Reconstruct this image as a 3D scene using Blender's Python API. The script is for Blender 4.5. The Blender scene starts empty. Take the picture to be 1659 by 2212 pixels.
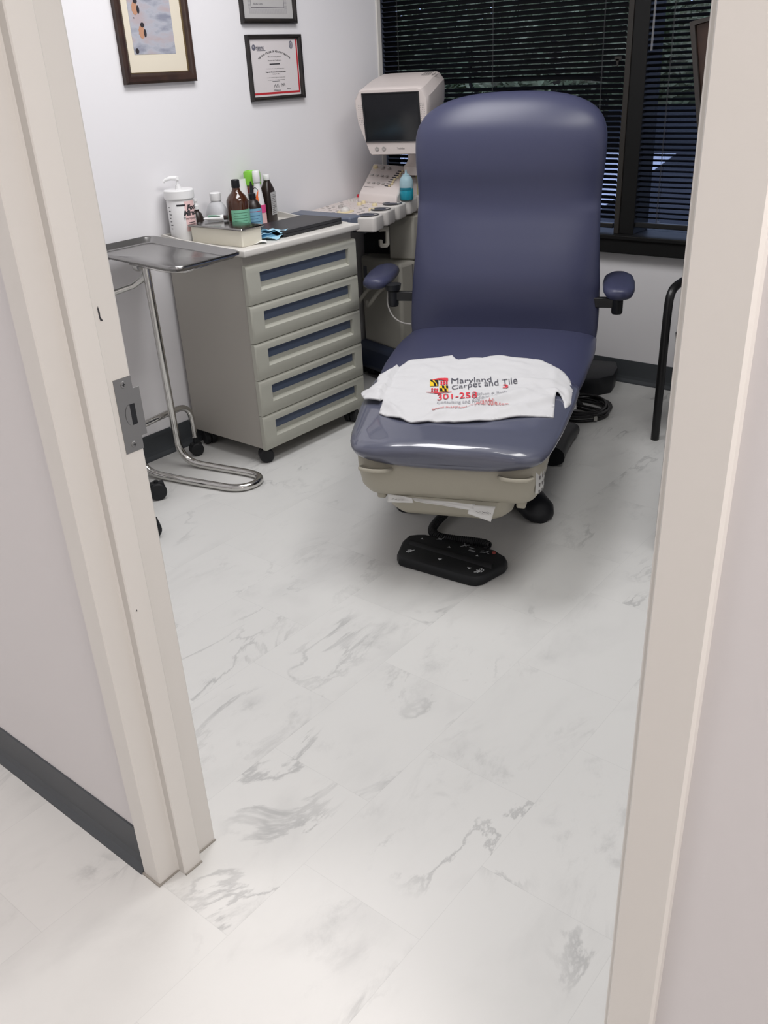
import bpy, bmesh, math, random
from mathutils import Vector, Matrix, noise
from mathutils.geometry import delaunay_2d_cdt
random.seed(7)
C = bpy.context.scene.collection
PI = math.pi

# ---------------------------------------------------------------- camera
HCAM, FPX, W, H = 1.42, 1905.0, 1659.0, 2212.0
CR = Vector((0.779, 0.625, -0.046)); CD = Vector((0.251, -0.378, -0.891)); CF = Vector((-0.575, 0.683, -0.451))
CF.normalize(); CR = (CR - CF * CR.dot(CF)).normalized(); CD = CF.cross(CR)
cam_data = bpy.data.cameras.new('camera')
cam = bpy.data.objects.new('camera', cam_data); C.objects.link(cam)
M = Matrix((( CR.x, -CD.x, -CF.x, 0), (CR.y, -CD.y, -CF.y, 0), (CR.z, -CD.z, -CF.z, HCAM), (0, 0, 0, 1)))
cam.matrix_world = M
cam_data.sensor_fit = 'VERTICAL'; cam_data.sensor_height = 36.0; cam_data.lens = 36.0 * FPX / H
cam_data.clip_start = 0.05
bpy.context.scene.camera = cam

# ---------------------------------------------------------------- exposure, world, lamps
vs = bpy.context.scene.view_settings
vs.view_transform = 'Standard'; vs.look = 'None'; vs.gamma = 1.0; vs.exposure = 0.0
wd = bpy.data.worlds.new('world'); bpy.context.scene.world = wd; wd.use_nodes = True
bg = wd.node_tree.nodes['Background']; bg.inputs[0].default_value = (0.66, 0.72, 0.95, 1); bg.inputs[1].default_value = 3.6

def area(name, loc, sx, sy, power, col, rot=(0, 0, 0)):
    l = bpy.data.lights.new(name, 'AREA'); l.shape = 'RECTANGLE'; l.size = sx; l.size_y = sy
    l.energy = power; l.color = col; l.spread = math.radians(180)
    o = bpy.data.objects.new(name, l); C.objects.link(o); o.location = loc; o.rotation_euler = rot
    return o
ZC = 2.56
ROOM_LAMP = (-1.95, 2.15); ROOM_TWO = (-0.75, 2.15); HALL_LAMP = (0.68, 0.29); HALL_FILL = (-2.6, -0.95)
area('lamp_room', (ROOM_LAMP[0], ROOM_LAMP[1], ZC - 0.035), 0.56, 1.16, 27, (1.0, 0.985, 1.0))
area('lamp_room_right', (ROOM_TWO[0], ROOM_TWO[1], ZC - 0.035), 0.56, 1.16, 22, (1.0, 0.985, 0.965))
area('lamp_hall', (HALL_LAMP[0], HALL_LAMP[1], ZC - 0.035), 1.16, 0.56, 42, (1.0, 0.925, 0.895))
area('lamp_hall_fill', (HALL_FILL[0], HALL_FILL[1], ZC - 0.035), 0.56, 1.16, 29, (1.0, 0.95, 0.94))  # added out-of-view lamp that brightens the left corridor wall

# ---------------------------------------------------------------- helpers
class MB:
    def __init__(s): s.v = []; s.f = []; s.mi = []; s.cur = 0
    def add(s, vs, fs):
        b = len(s.v); s.v += [tuple(p) for p in vs]; s.f += [tuple(i + b for i in f) for f in fs]; s.mi += [s.cur] * len(fs); return s
    def box(s, x0, y0, z0, x1, y1, z1, m=None):
        P = [Vector(p) for p in ((x0,y0,z0),(x1,y0,z0),(x1,y1,z0),(x0,y1,z0),(x0,y0,z1),(x1,y0,z1),(x1,y1,z1),(x0,y1,z1))]
        if m: P = [m @ p for p in P]
        return s.add(P, [(0,3,2,1),(4,5,6,7),(0,1,5,4),(1,2,6,5),(2,3,7,6),(3,0,4,7)])
    def loft(s, rings, cap=True, close=True):
        n = len(rings[0]); b = [p for r in rings for p in r]; f = []
        for i in range(len(rings) - 1):
            for j in range(n if close else n - 1):
                k = (j + 1) % n
                f.append((i*n+j, i*n+k, (i+1)*n+k, (i+1)*n+j))
        if cap and close:
            f.append(tuple(reversed(range(n)))); f.append(tuple((len(rings)-1)*n + j for j in range(n)))
        return s.add(b, f)
    def lathe(s, prof, seg=32, m=None, cap=True):
        R = []
        for r, z in prof:
            ring = [Vector((r*math.cos(2*PI*k/seg), r*math.sin(2*PI*k/seg), z)) for k in range(seg)]
            R.append([m @ p for p in ring] if m else ring)
        return s.loft(R, cap)
    def tube(s, pts, r, seg=12, closed=False):
        pts = [Vector(p) for p in pts]; n = len(pts); rr = r if isinstance(r, (list, tuple)) else [r]*n
        R = []; up = None
        for i, p in enumerate(pts):
            if closed: t = pts[(i+1) % n] - pts[i-1]
            else: t = pts[min(i+1, n-1)] - pts[max(i-1, 0)]
            t.normalize()
            if up is None:
                up = Vector((0,0,1)) if abs(t.z) < .9 else Vector((1,0,0))
            a = t.cross(up).normalized(); up = a.cross(t).normalized()
            R.append([p + (a*math.cos(2*PI*k/seg) + up*math.sin(2*PI*k/seg))*rr[i] for k in range(seg)])
        if closed: R.append(R[0]); return s.loft(R, False)
        return s.loft(R)
    def prism(s, poly, z0, z1, m=None):
        n = len(poly)
        P = [Vector((x, y, z0)) for x, y in poly] + [Vector((x, y, z1)) for x, y in poly]
        if m: P = [m @ p for p in P]
        return s.add(P, [tuple(reversed(range(n))), tuple(range(n, 2*n))] + [(i, (i+1) % n, n+(i+1) % n, n+i) for i in range(n)])

def obj(name, mb, mat, parent=None, smooth=False, bevel=0, seg=2, solid=0, sub=0, angle=40):
    me = bpy.data.meshes.new(name); me.from_pydata(mb.v, [], mb.f)
    for m in (mat if isinstance(mat, list) else [mat]): me.materials.append(m)
    for p, i in zip(me.polygons, mb.mi): p.material_index = i
    bm = bmesh.new(); bm.from_mesh(me); bmesh.ops.remove_doubles(bm, verts=bm.verts, dist=1e-6)
    bmesh.ops.recalc_face_normals(bm, faces=bm.faces); bm.to_mesh(me); bm.free()
    if smooth:
        for p in me.polygons: p.use_smooth = True
        if smooth == 'auto': me.set_sharp_from_angle(angle=math.radians(angle))
    o = bpy.data.objects.new(name, me); C.objects.link(o)
    if parent: o.parent = parent
    if solid:
        k = o.modifiers.new('solid', 'SOLIDIFY'); k.thickness = solid; k.offset = -1
    if bevel:
        k = o.modifiers.new('bevel', 'BEVEL'); k.width = bevel; k.segments = seg; k.limit_method = 'ANGLE'; k.angle_limit = math.radians(40)
        k.harden_normals = False
        for p in me.polygons: p.use_smooth = True
        me.set_sharp_from_angle(angle=math.radians(50))
    if sub:
        k = o.modifiers.new('sub', 'SUBSURF'); k.levels = sub; k.render_levels = sub
    return o
def thing(name, label, cat, loc=(0,0,0), rz=0, group=None):
    o = bpy.data.objects.new(name, None); C.objects.link(o); o.location = loc; o.rotation_euler = (0,0,rz)
    o.empty_display_size = .05
    o['label'] = label; o['category'] = cat
    if group: o['group'] = group
    return o
def tag(o, label, cat, group=None):
    o['label'] = label; o['category'] = cat
    if group: o['group'] = group
    return o
def struct(name, mb, mat, label=None, **k):
    o = obj(name, mb, mat, **k); o['kind'] = 'structure'
    if label: o['label'] = label
    return o

def text_verts(body, size, shear=0, align='LEFT', font_w=1.0, bold=0):
    cu = bpy.data.curves.new('t', 'FONT'); cu.body = body; cu.size = size; cu.shear = shear; cu.align_x = align
    cu.resolution_u = 3; cu.offset = bold
    o = bpy.data.objects.new('t', cu); C.objects.link(o)
    dg = bpy.context.evaluated_depsgraph_get(); ev = o.evaluated_get(dg); me = ev.to_mesh()
    V = [v.co.copy() for v in me.vertices]; F = [tuple(p.vertices) for p in me.polygons]
    for v in V: v.x *= font_w
    ev.to_mesh_clear(); bpy.data.objects.remove(o); bpy.data.curves.remove(cu)
    return V, F
def add_text(mb, body, size, fn, **k):
    V, F = text_verts(body, size, **k); mb.add([fn(v.x, v.y) for v in V], F)

def ray(px, py): return (CR*((px - W/2)/FPX) + CD*((py - H/2)/FPX) + CF)

# ---------------------------------------------------------------- materials
def mat(name, col, rough=.5, metal=0, spec=.5, coat=0, coat_rough=.05, trans=0, ior=1.45, emit=None, es=0, bump=None, alpha=1, var=None, sheen=0):
    m = bpy.data.materials.new(name); m.use_nodes = True; nt = m.node_tree; b = nt.nodes['Principled BSDF']
    b.inputs['Base Color'].default_value = (*col, 1); b.inputs['Roughness'].default_value = rough; b.inputs['Metallic'].default_value = metal
    b.inputs['Specular IOR Level'].default_value = spec; b.inputs['Coat Weight'].default_value = coat; b.inputs['Coat Roughness'].default_value = coat_rough
    b.inputs['Transmission Weight'].default_value = trans; b.inputs['IOR'].default_value = ior; b.inputs['Alpha'].default_value = alpha
    b.inputs['Sheen Weight'].default_value = sheen
    if emit: b.inputs['Emission Color'].default_value = (*emit, 1); b.inputs['Emission Strength'].default_value = es
    tc = None
    if bump or var:
        tc = nt.nodes.new('ShaderNodeTexCoord')
    if bump:
        sc, st, dist = bump
        n = nt.nodes.new('ShaderNodeTexNoise'); n.inputs['Scale'].default_value = sc; n.inputs['Detail'].default_value = 4
        nt.links.new(tc.outputs['Object'], n.inputs['Vector'])
        bp = nt.nodes.new('ShaderNodeBump'); bp.inputs['Strength'].default_value = st; bp.inputs['Distance'].default_value = dist
        nt.links.new(n.outputs['Fac'], bp.inputs['Height']); nt.links.new(bp.outputs['Normal'], b.inputs['Normal'])
    if var:
        sc, c2, lo, hi = var
        n = nt.nodes.new('ShaderNodeTexNoise'); n.inputs['Scale'].default_value = sc; n.inputs['Detail'].default_value = 5
        nt.links.new(tc.outputs['Object'], n.inputs['Vector'])
        r = nt.nodes.new('ShaderNodeValToRGB'); r.color_ramp.elements[0].position = lo; r.color_ramp.elements[1].position = hi
        r.color_ramp.elements[0].color = (*col, 1); r.color_ramp.elements[1].color = (*c2, 1)
        nt.links.new(n.outputs['Fac'], r.inputs['Fac']); nt.links.new(r.outputs['Color'], b.inputs['Base Color'])
    return m

def floor_material():
    m = bpy.data.materials.new('marble_vinyl'); m.use_nodes = True; nt = m.node_tree; N = nt.nodes; L = nt.links
    b = N['Principled BSDF']; geo = N.new('ShaderNodeNewGeometry')
    sep = N.new('ShaderNodeSeparateXYZ'); L.new(geo.outputs['Position'], sep.inputs[0])
    def mth(op, a, c=None, d=None):
        n = N.new('ShaderNodeMath'); n.operation = op
        for i, q in enumerate((a, c, d)):
            if q is None: continue
            if isinstance(q, (int, float)): n.inputs[i].default_value = q
            else: L.new(q, n.inputs[i])
        return n.outputs[0]
    X = mth('DIVIDE', mth('ADD', sep.outputs[0], .677), .289); col = mth('FLOOR', X); fx = mth('SUBTRACT', X, col)
    par = mth('FLOORED_MODULO', col, 2.0)
    Y = mth('ADD', mth('DIVIDE', mth('SUBTRACT', sep.outputs[1], .842), .4115), mth('MULTIPLY', mth('SUBTRACT', 1.0, par), .5))
    row = mth('FLOOR', Y); fy = mth('SUBTRACT', Y, row)
    dx = mth('MULTIPLY', mth('MINIMUM', fx, mth('SUBTRACT', 1.0, fx)), .289)
    dy = mth('MULTIPLY', mth('MINIMUM', fy, mth('SUBTRACT', 1.0, fy)), .4115)
    seam = mth('LESS_THAN', mth('MINIMUM', dx, dy), .0007)
    idv = N.new('ShaderNodeCombineXYZ'); L.new(col, idv.inputs[0]); L.new(row, idv.inputs[1])
    wn = N.new('ShaderNodeTexWhiteNoise'); wn.noise_dimensions = '3D'; L.new(idv.outputs[0], wn.inputs['Vector'])
    off = N.new('ShaderNodeVectorMath'); off.operation = 'SCALE'; off.inputs['Scale'].default_value = 9.0; L.new(wn.outputs['Color'], off.inputs[0])
    rot = N.new('ShaderNodeVectorMath'); rot.operation = 'ADD'; L.new(geo.outputs['Position'], rot.inputs[0]); L.new(off.outputs[0], rot.inputs[1])
    def nz(scale, detail, dist, vec=rot.outputs[0], rough=.55, sc=(1,1,1), rz=.9):
        mp = N.new('ShaderNodeMapping'); mp.inputs['Scale'].default_value = sc; mp.inputs['Rotation'].default_value = (0, 0, rz); L.new(vec, mp.inputs['Vector'])
        n = N.new('ShaderNodeTexNoise'); n.inputs['Scale'].default_value = scale; n.inputs['Detail'].default_value = detail; n.inputs['Distortion'].default_value = dist; n.inputs['Roughness'].default_value = rough
        L.new(mp.outputs[0], n.inputs['Vector']); return n.outputs['Fac']
    def ss(v, lo, hi, a=0., c=1.):
        n = N.new('ShaderNodeMapRange'); n.interpolation_type = 'SMOOTHSTEP'; L.new(v, n.inputs[0])
        n.inputs[1].default_value = lo; n.inputs[2].default_value = hi; n.inputs[3].default_value = a; n.inputs[4].default_value = c; return n.outputs[0]
    cloud = ss(nz(5.0, 6, .4, sc=(1, .55, 1)), .48, .78)
    vn = nz(4.2, 8, .9, sc=(1, .5, 1), rough=.6)
    vein = ss(mth('ABSOLUTE', mth('SUBTRACT', vn, .5)), .0, .030, 1., 0.)
    vmask = ss(nz(3.2, 3, .2, sc=(1, .7, 1)), .50, .70)
    vein = mth('MULTIPLY', vein, vmask)
    smoke = mth('MULTIPLY', ss(nz(13.0, 8, .35, sc=(1, .55, 1), rough=.70), .50, .76), ss(nz(4.2, 3, .3, sc=(1, .6, 1)), .46, .68))
    dark = mth('ADD', mth('ADD', mth('MULTIPLY', cloud, .15), mth('MULTIPLY', vein, .42)), mth('MULTIPLY', smoke, .34))
    dark = mth('ADD', dark, mth('MULTIPLY', seam, .12))
    dark = mth('ADD', dark, mth('MULTIPLY', wn.outputs['Value'], .03))
    mx = N.new('ShaderNodeMix'); mx.data_type = 'RGBA'; L.new(dark, mx.inputs['Factor'])
    mx.inputs['A'].default_value = (.645, .645, .628, 1); mx.inputs['B'].default_value = (.20, .205, .21, 1)
    L.new(mx.outputs['Result'], b.inputs['Base Color'])
    b.inputs['Roughness'].default_value = .42; b.inputs['Specular IOR Level'].default_value = .35
    return m

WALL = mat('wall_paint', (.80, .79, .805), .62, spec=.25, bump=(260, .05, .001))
CEIL = mat('ceiling_tile', (.82, .82, .80), .9, spec=.1, bump=(150, .3, .002))
FLOOR = floor_material()
FRAME = mat('frame_enamel', (.64, .62, .585), .38, spec=.4, bump=(90, .04, .001))
COVE = mat('cove_rubber', (.062, .068, .075), .45, spec=.35)
BLACKF = mat('window_black', (.009, .009, .009), .5, spec=.25)
BROWNF = mat('window_bronze', (.032, .029, .026), .5, spec=.3)
STEEL = mat('brushed_steel', (.55, .55, .53), .32, 1)
CHROME = mat('chrome', (.62, .61, .59), .16, 1, bump=(30, .02, .001))
TRAYM = mat('tray_steel', (.34, .335, .33), .20, 1, bump=(14, .03, .002))
VINYL = mat('blue_vinyl', (.048, .052, .099), .36, spec=.45, bump=(420, .06, .0006))
PLASTIC = mat('clear_vinyl_cover', (.088, .095, .138), .30, spec=.5, coat=1, coat_rough=.06, bump=(16, .10, .004))
BEIGE = mat('beige_plastic', (.41, .385, .315), .45, spec=.35)
BLKP = mat('black_plastic', (.012, .013, .016), .42, spec=.4)
BLKM = mat('black_paint', (.011, .011, .012), .33, spec=.5)
RUB = mat('black_rubber', (.013, .014, .016), .5, spec=.35)
CABB = mat('cabinet_body', (.40, .38, .345), .5, spec=.3)
DRAW = mat('drawer_front', (.44, .44, .385), .42, spec=.35)
BLUEP = mat('handle_blue', (.085, .11, .17), .4)
TOPW = mat('cabinet_top', (.64, .62, .585), .4)
PAPER = mat('paper', (.74, .74, .72), .7, spec=.2)
CLOTH = mat('white_cotton', (.58, .58, .59), .85, spec=.15, sheen=.2, bump=(700, .12, .0008))
USC = mat('ultrasound_plastic', (.66, .595, .57), .42, spec=.35)
USW = mat('console_white', (.62, .595, .565), .35, spec=.4)
USG = mat('ultrasound_body', (.40, .385, .335), .5, spec=.3)
NAVY = mat('navy_plastic', (.03, .04, .07), .45)
SCREEN = mat('dark_screen', (.012, .013, .016), .12, spec=.6)
KEYY = mat('cream_key', (.70, .60, .38), .4)
KEYG = mat('gray_key', (.40, .375, .36), .5)
LINE = mat('gray_print', (.17, .16, .16), .6)
CUPG = mat('gray_cup', (.10, .105, .12), .35)
RED = mat('red_print', (.60, .03, .05), .6)
REDF = mat('red_fabric_print', (.62, .05, .07), .8, spec=.1)
GREYF = mat('gray_fabric_print', (.10, .10, .12), .8, spec=.1)
YELF = mat('yellow_fabric_print', (.80, .52, .03), .8, spec=.1)
BLKF = mat('black_fabric_print', (.02, .02, .025), .8, spec=.1)
WHITE = mat('white_plastic', (.80, .80, .80), .35)
AMBER = mat('amber_glass', (.055, .018, .008), .12, spec=.6, coat=.4)
DKBR = mat('dark_brown_plastic', (.022, .014, .012), .35)
GREENL = mat('green_label', (.20, .48, .32), .55)
BLUEL = mat('blue_label', (.22, .46, .62), .55)
LIME = mat('lime_cap', (.22, .58, .05), .4)
ORANGE = mat('orange_print', (.85, .16, .03), .5)
PINK = mat('pink_print', (.80, .08, .27), .5)
PALEP = mat('pale_pink', (.82, .52, .52), .5)
INK = mat('ink', (.03, .03, .035), .6)
WOODF = mat('dark_wood', (.050, .026, .018), .35, var=(24, (.028, .015, .012), .3, .7))
BLKFR = mat('black_frame_wood', (.013, .012, .012), .3, var=(30, (.025, .02, .018), .35, .75))
GOLD = mat('gold_fillet', (.17, .12, .06), .4, .5)
MATB = mat('cream_mat', (.72, .66, .54), .8)
FROST = mat('frosted_plastic', (.82, .83, .85), .28, trans=.45, ior=1.2)
TEAL = mat('teal_gel', (.02, .30, .40), .25, spec=.5)
TEALC = mat('pale_teal_plastic', (.46, .66, .73), .28, trans=.3, ior=1.2)
CREAMY = mat('cream_probe', (.62, .57, .32), .4)
LAPT = mat('laptop_black', (.02, .02, .023), .42, bump=(300, .05, .0005))
CARD = mat('cardboard', (.30, .17, .07), .8)
CREAMB = mat('cream_enamel', (.80, .77, .66), .35)
CASTR = RUB

# ---------------------------------------------------------------- room shell
XL, YB, YE = -2.925, 3.896, 3.60        # left wall, window wall, where the left wall ends
XA = -3.20                              # recess beside the window
XR = 0.35
Y0, Y1 = 0.645, 0.765                   # door wall: corridor face, room face
JL, JR = -1.159, -0.238                 # door opening
floor = struct('floor', MB().box(-3.6, -2.2, -.05, 1.6, 4.1, 0), FLOOR)
ceiling = struct('ceiling', MB().box(-3.6, -2.2, ZC, 1.6, 4.1, ZC + .05), CEIL)
struct('wall_left', MB().box(XL - .12, Y1, 0, XL, YE, ZC), WALL)
struct('wall_recess', MB().box(XA - .12, YE - .1, 0, XA, YB + .2, ZC).box(XA - .01, YE - .1, 0, XL - .1, YE - .002, ZC), WALL)
struct('wall_back', MB().box(XA - .02, YB, 0, XR + .12, YB + .2, .61), WALL)
struct('wall_right', MB().box(XR, Y1, 0, XR + .12, YB + .2, ZC), WALL)
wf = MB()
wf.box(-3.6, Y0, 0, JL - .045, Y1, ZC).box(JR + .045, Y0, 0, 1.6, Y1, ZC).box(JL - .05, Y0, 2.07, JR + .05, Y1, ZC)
WALL_DIM = mat('wall_paint_dimmed', (.62, .60, .60), .62, spec=.25, bump=(260, .05, .001))  # wall paint greyed, the dimmer light on this wall put into its colour
struct('wall_front', wf, WALL_DIM)
struct('wall_corridor', MB().box(-3.6, -2.3, 0, 1.6, -2.2, ZC).box(-3.7, -2.3, 0, -3.6, Y0, ZC).box(1.6, -2.3, 0, 1.7, Y1, ZC), WALL)
struct('trim_1', MB().box(XL - .14, YE - .001, 0, XL + .006, YE + .028, ZC), FRAME, bevel=.003)

def cove(path_a, path_b, nrm):
    # rubber cove base: thin upright with a flared toe
    a = Vector(path_a); b = Vector(path_b); n = Vector(nrm)
    prof = [(0, .108), (.004, .1075), (.004, .032), (.008, .018), (.016, .006), (.018, 0), (0, 0)]
    return MB().loft([[p + n*d + Vector((0, 0, z)) for d, z in prof] for p in (a, b)])
struct('baseboard_left', cove((XL, Y1, 0), (XL, YE, 0), (1, 0, 0)), COVE)
struct('baseboard_back', cove((XA, YB, 0), (XR, YB, 0), (0, -1, 0)), COVE)
struct('baseboard_corridor', cove((-3.6, Y0, 0), (JL - .05, Y0, 0), (0, -1, 0)), COVE)
struct('baseboard_right', cove((XR, Y1, 0), (XR, YB, 0), (-1, 0, 0)), COVE)

# door frame (hollow metal, rabbeted both sides with a stop between)
def jamb(sgn, x):
    # sgn +1: left jamb whose reveal faces +x
    pr = [(-.051, .645), (-.051, .636), (-.048, .633), (-.002, .633), (0, .636), (0, .677), (.003, .680), (.019, .680), (.021, .682), (.021, .720),
          (.019, .722), (.003, .722), (0, .725), (0, .774), (-.002, .777), (-.048, .777), (-.051, .774), (-.051, .765)]
    return [(x + sgn*d, y) for d, y in pr]
fr = MB().prism(jamb(1, JL), 0, 2.06).prism(jamb(-1, JR), 0, 2.06)
fr.box(JL - .051, .633, 2.03, JR + .051, .777, 2.085).box(JL, .68, 2.01, JR, .722, 2.03)
door = struct('door_1', fr, FRAME, smooth='auto', angle=30)
caulk = MB().box(JL - .052, .629, 0, JL + .003, .633, .004).box(JL, .633, 0, JL + .003, .68, .003).box(JL + .02, .68, 0, JL + .024, .722, .003).box(JL, .722, 0, JL + .003, .777, .003)
obj('caulk_bead', caulk, mat('dirty_caulk', (.30, .28, .25), .8), door)
# strike plate
x = JL + .0012
sp = MB()
hole = [(x, .757, z) for z in ()]
def plate_poly():
    return [(.743, .883), (.743, 1.006), (.776, 1.006), (.776, .985), (.788, .985), (.788, .905), (.777, .905), (.777, .883)]
P = plate_poly()
# plate ring around the latch hole
sp.add([(x, y, z) for y, z in P] + [(x, .757, .925), (x, .757, .962), (x, .774, .962), (x, .774, .925)], [])
pm = MB(); hy0, hy1, hz0, hz1 = .754, .774, .926, .962
for a in ((.743, .883, .777, .905), (.743, .905, .788, hz0), (.743, hz0, .788, hz1), (.743, hz1, .788, .985), (.743, .985, .776, 1.006)):
    pm.box(JL - .0005, a[0], a[1], x, a[2], a[3])
STRK = mat('dull_steel', (.30, .30, .30), .42, 1)
strike = obj('strike_plate', pm, STRK, door)
hp_ = [(hy1, hz0 + .001), (hy1, hz1 - .001)] + [(hy0 + .010 + .010*math.cos(PI/2 + PI*k/10), (hz0 + hz1)/2 + .0175*math.sin(PI/2 + PI*k/10)) for k in range(11)]
obj('latch_hole', MB().prism(hp_, 0, .0004, Matrix(((0,0,1,x),(1,0,0,0),(0,1,0,0),(0,0,0,1)))), BLKP, strike)
obj('hole_wall', MB().prism([p for p in hp_ if p[0] < hy0 + .0105], 0, .0003, Matrix(((0,0,1,x + .0004),(1,0,0,0),(0,1,0,0),(0,0,0,1)))), STRK, strike)
for zz in (.895, .9955):
    sc = MB().lathe([(.0001, 0), (.0058, 0), (.005, .0012), (.0001, .0014)], 16, Matrix.Translation((x, .760, zz)) @ Matrix.Rotation(PI/2, 4, 'Y'))
    so = obj('screw', sc, STRK, strike, smooth='auto')
    obj('slot', MB().box(x + .0012, .757, zz - .0006, x + .0016, .763, zz + .0006).box(x + .0012, .7594, zz - .003, x + .0016, .7606, zz + .003), BLKP, so)
def chip(pts, xx):
    return MB().prism([(p[0], p[1]) for p in pts], 0, .0004, Matrix(((0,0,1,xx),(1,0,0,0),(0,1,0,0),(0,0,0,1))))
obj('paint_chip', chip([(.741, 1.118), (.7425, 1.122), (.744, 1.113), (.7435, 1.106), (.747, 1.099), (.7425, 1.100), (.7415, 1.104)], JL + .0002), INK, door)
obj('paint_chip', chip([(.690, .62), (.692, .623), (.693, .619)], JL + .0212), INK, door)

# window: frame, sill, glass, mullion (window_1 left, window_2 right of mullion)
WZ0, WZ1 = .69, 2.40
MX0, MX1 = -1.815, -1.745
wsill = MB().box(XA + .005, YB - .045, .61, XR, YB + .2, .675).box(XA + .005, YB - .055, .672, XR, YB + .2, WZ0)
struct('trim_2', wsill, BLACKF, bevel=.003)
w1 = struct('window_1', MB().box(XA + .005, YB - .03, WZ0, XA + .04, YB + .15, WZ1).box(XA, YB - .02, WZ1, MX0, YB + .15, ZC).box(MX0 - .003, YB - .012, WZ0, MX0 + .021, YB + .02, WZ1), BROWNF, bevel=.002)
w2 = struct('window_2', MB().box(MX0 + .021, YB - .006, WZ0, MX1 + .02, YB + .15, WZ1).box(MX0, YB - .02, WZ1, XR, YB + .15, ZC).box(XR - .04, YB - .02, WZ0, XR, YB + .15, WZ1), BLACKF, bevel=.002)
GLASS = bpy.data.materials.new('tinted_glass'); GLASS.use_nodes = True
nt = GLASS.node_tree; nt.nodes.remove(nt.nodes['Principled BSDF'])
tr = nt.nodes.new('ShaderNodeBsdfTransparent'); tr.inputs[0].default_value = (.50, .54, .60, 1)
gl = nt.nodes.new('ShaderNodeBsdfGlossy'); gl.inputs['Roughness'].default_value = .02
mxs = nt.nodes.new('ShaderNodeMixShader'); mxs.inputs[0].default_value = .05
nt.links.new(tr.outputs[0], mxs.inputs[1]); nt.links.new(gl.outputs[0], mxs.inputs[2]); nt.links.new(mxs.outputs[0], nt.nodes['Material Output'].inputs[0])
obj('glass_pane', MB().box(XA + .03, YB + .12, WZ0, MX0, YB + .126, WZ1), GLASS, w1)
obj('glass_pane', MB().box(MX1, YB + .12, WZ0, XR - .03, YB + .126, WZ1), GLASS, w2)
obj('latch', MB().box(MX0 - .05, YB - .016, 1.395, MX0 - .02, YB - .006, 1.41).prism([(-.012, 0), (.004, 0), (-.002, .03)], 0, .008, Matrix(((1,0,0,MX0 - .032),(0,0,1,YB - .016),(0,-1,0,1.40),(0,0,0,1)))), BROWNF, w1)

# ---------------------------------------------------------------- ceiling lights (recessed troffers; the far corridor one is an added fill)
LAMPF = mat('lamp_trim', (.8, .8, .78), .5)
for (lx, ly, sx, sy, lab) in ((ROOM_LAMP[0], ROOM_LAMP[1], .3, .6, 'white recessed fluorescent ceiling light over the left side of the exam room'), (ROOM_TWO[0], ROOM_TWO[1], .3, .6, 'white recessed fluorescent ceiling light over the right side of the exam room'), (HALL_LAMP[0], HALL_LAMP[1], .6, .3, 'white recessed fluorescent ceiling light over the corridor in front of the door'), (HALL_FILL[0], HALL_FILL[1], .3, .6, 'added white ceiling light farther left along the corridor, brightening its wall')):
    t = thing('ceiling_light', lab, 'light', (lx, ly, ZC - .02))
    b = MB()
    b.box(-sx-.02, -sy-.02, -.012, sx+.02, -sy, .02).box(-sx-.02, sy, -.012, sx+.02, sy+.02, .02).box(-sx-.02, -sy, -.012, -sx, sy, .02).box(sx, -sy, -.012, sx+.02, sy, .02)
    obj('lamp_frame', b, LAMPF, t)
    obj('lamp_reflector', MB().box(-sx, -sy, 0, sx, sy, .018), LAMPF, t)

# ---------------------------------------------------------------- venetian blinds
CORD = mat('blind_cord', (.05, .05, .055), .7)
SLAT = mat('blind_slat', (.016, .016, .017), .36, spec=.5)
def blind(name, label, x0, x1, y, zt, zb, tilt, phase, nudge=None, wand_x=None):
    t = thing(name, label, 'blind', ((x0+x1)/2, y, zb), 0, 'black mini blinds over the window')
    X0, X1 = x0 - (x0+x1)/2, x1 - (x0+x1)/2
    pitch = .0217; b = MB(); z = phase
    while z > zb + .03: z -= pitch
    z += pitch; n = 18; rng = random.Random(3)
    while z < zt:
        tl = tilt + rng.uniform(-.035, .035); rows = []
        for i in range(n + 1):
            xx = X0 + (X1 - X0)*i/n; dz = 0
            if nudge and abs(z - nudge[0]) < pitch*.5:
                u = (xx + (x0+x1)/2 - nudge[1])/nudge[2]
                dz = pitch*.78*max(0, 1 - u**6) if abs(u) < 1 else 0
            ring = []
            for q in (-1, -.5, 0, .5, 1, .5, 0, -.5):
                ring.append(q)
            pts = []
            for k, q in enumerate(ring):
                w = .0125*q; crown = .0018*(1 - q*q) + (.00045 if k > 4 else 0)
                pts.append((xx, w*math.cos(tl) + crown*math.sin(tl), z - zb + dz - w*math.sin(tl) + crown*math.cos(tl)))
            rows.append(pts)
        b.loft(rows); z += pitch
    obj('slats', b, SLAT, t, smooth='auto', angle=50)
    obj('bottom_rail', MB().box(X0, -.012, .004, X1, .012, .026), SLAT, t, bevel=.003)
    obj('head_rail', MB().box(X0, -.018, zt - zb, X1, .018, zt - zb + .03), SLAT, t)
    nl = 3 if X1 - X0 > 1.2 else 3
    for k in range(nl):
        xx = X0 + .10 + (X1 - X0 - .2)*k/(nl - 1)
        c = MB()
        for yy in (-.0135, .0135): c.tube([(xx, yy, .02), (xx, yy, zt - zb)], .0007, 6)
        c.tube([(xx + .004, -.0145, .02), (xx + .004, -.0145, zt - zb)], .0008, 6)
        obj('ladder_cord', c, CORD, t)
    if wand_x is not None:
        wx = wand_x - (x0+x1)/2
        obj('wand', MB().tube([(wx + .006, -.028, zt - zb - .01), (wx, -.030, 1.425 - zb)], .0045, 6), mat('clear_wand', (.30, .30, .31), .15, trans=.5), t)
    return t
blind('venetian_blind', 'wide black blind left of the mullion, behind the blue exam chair', -3.14, -1.832, 3.915, 2.34, .705, math.radians(43), 1.6886, nudge=(1.3225, -2.40, .47), wand_x=-3.128)
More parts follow.
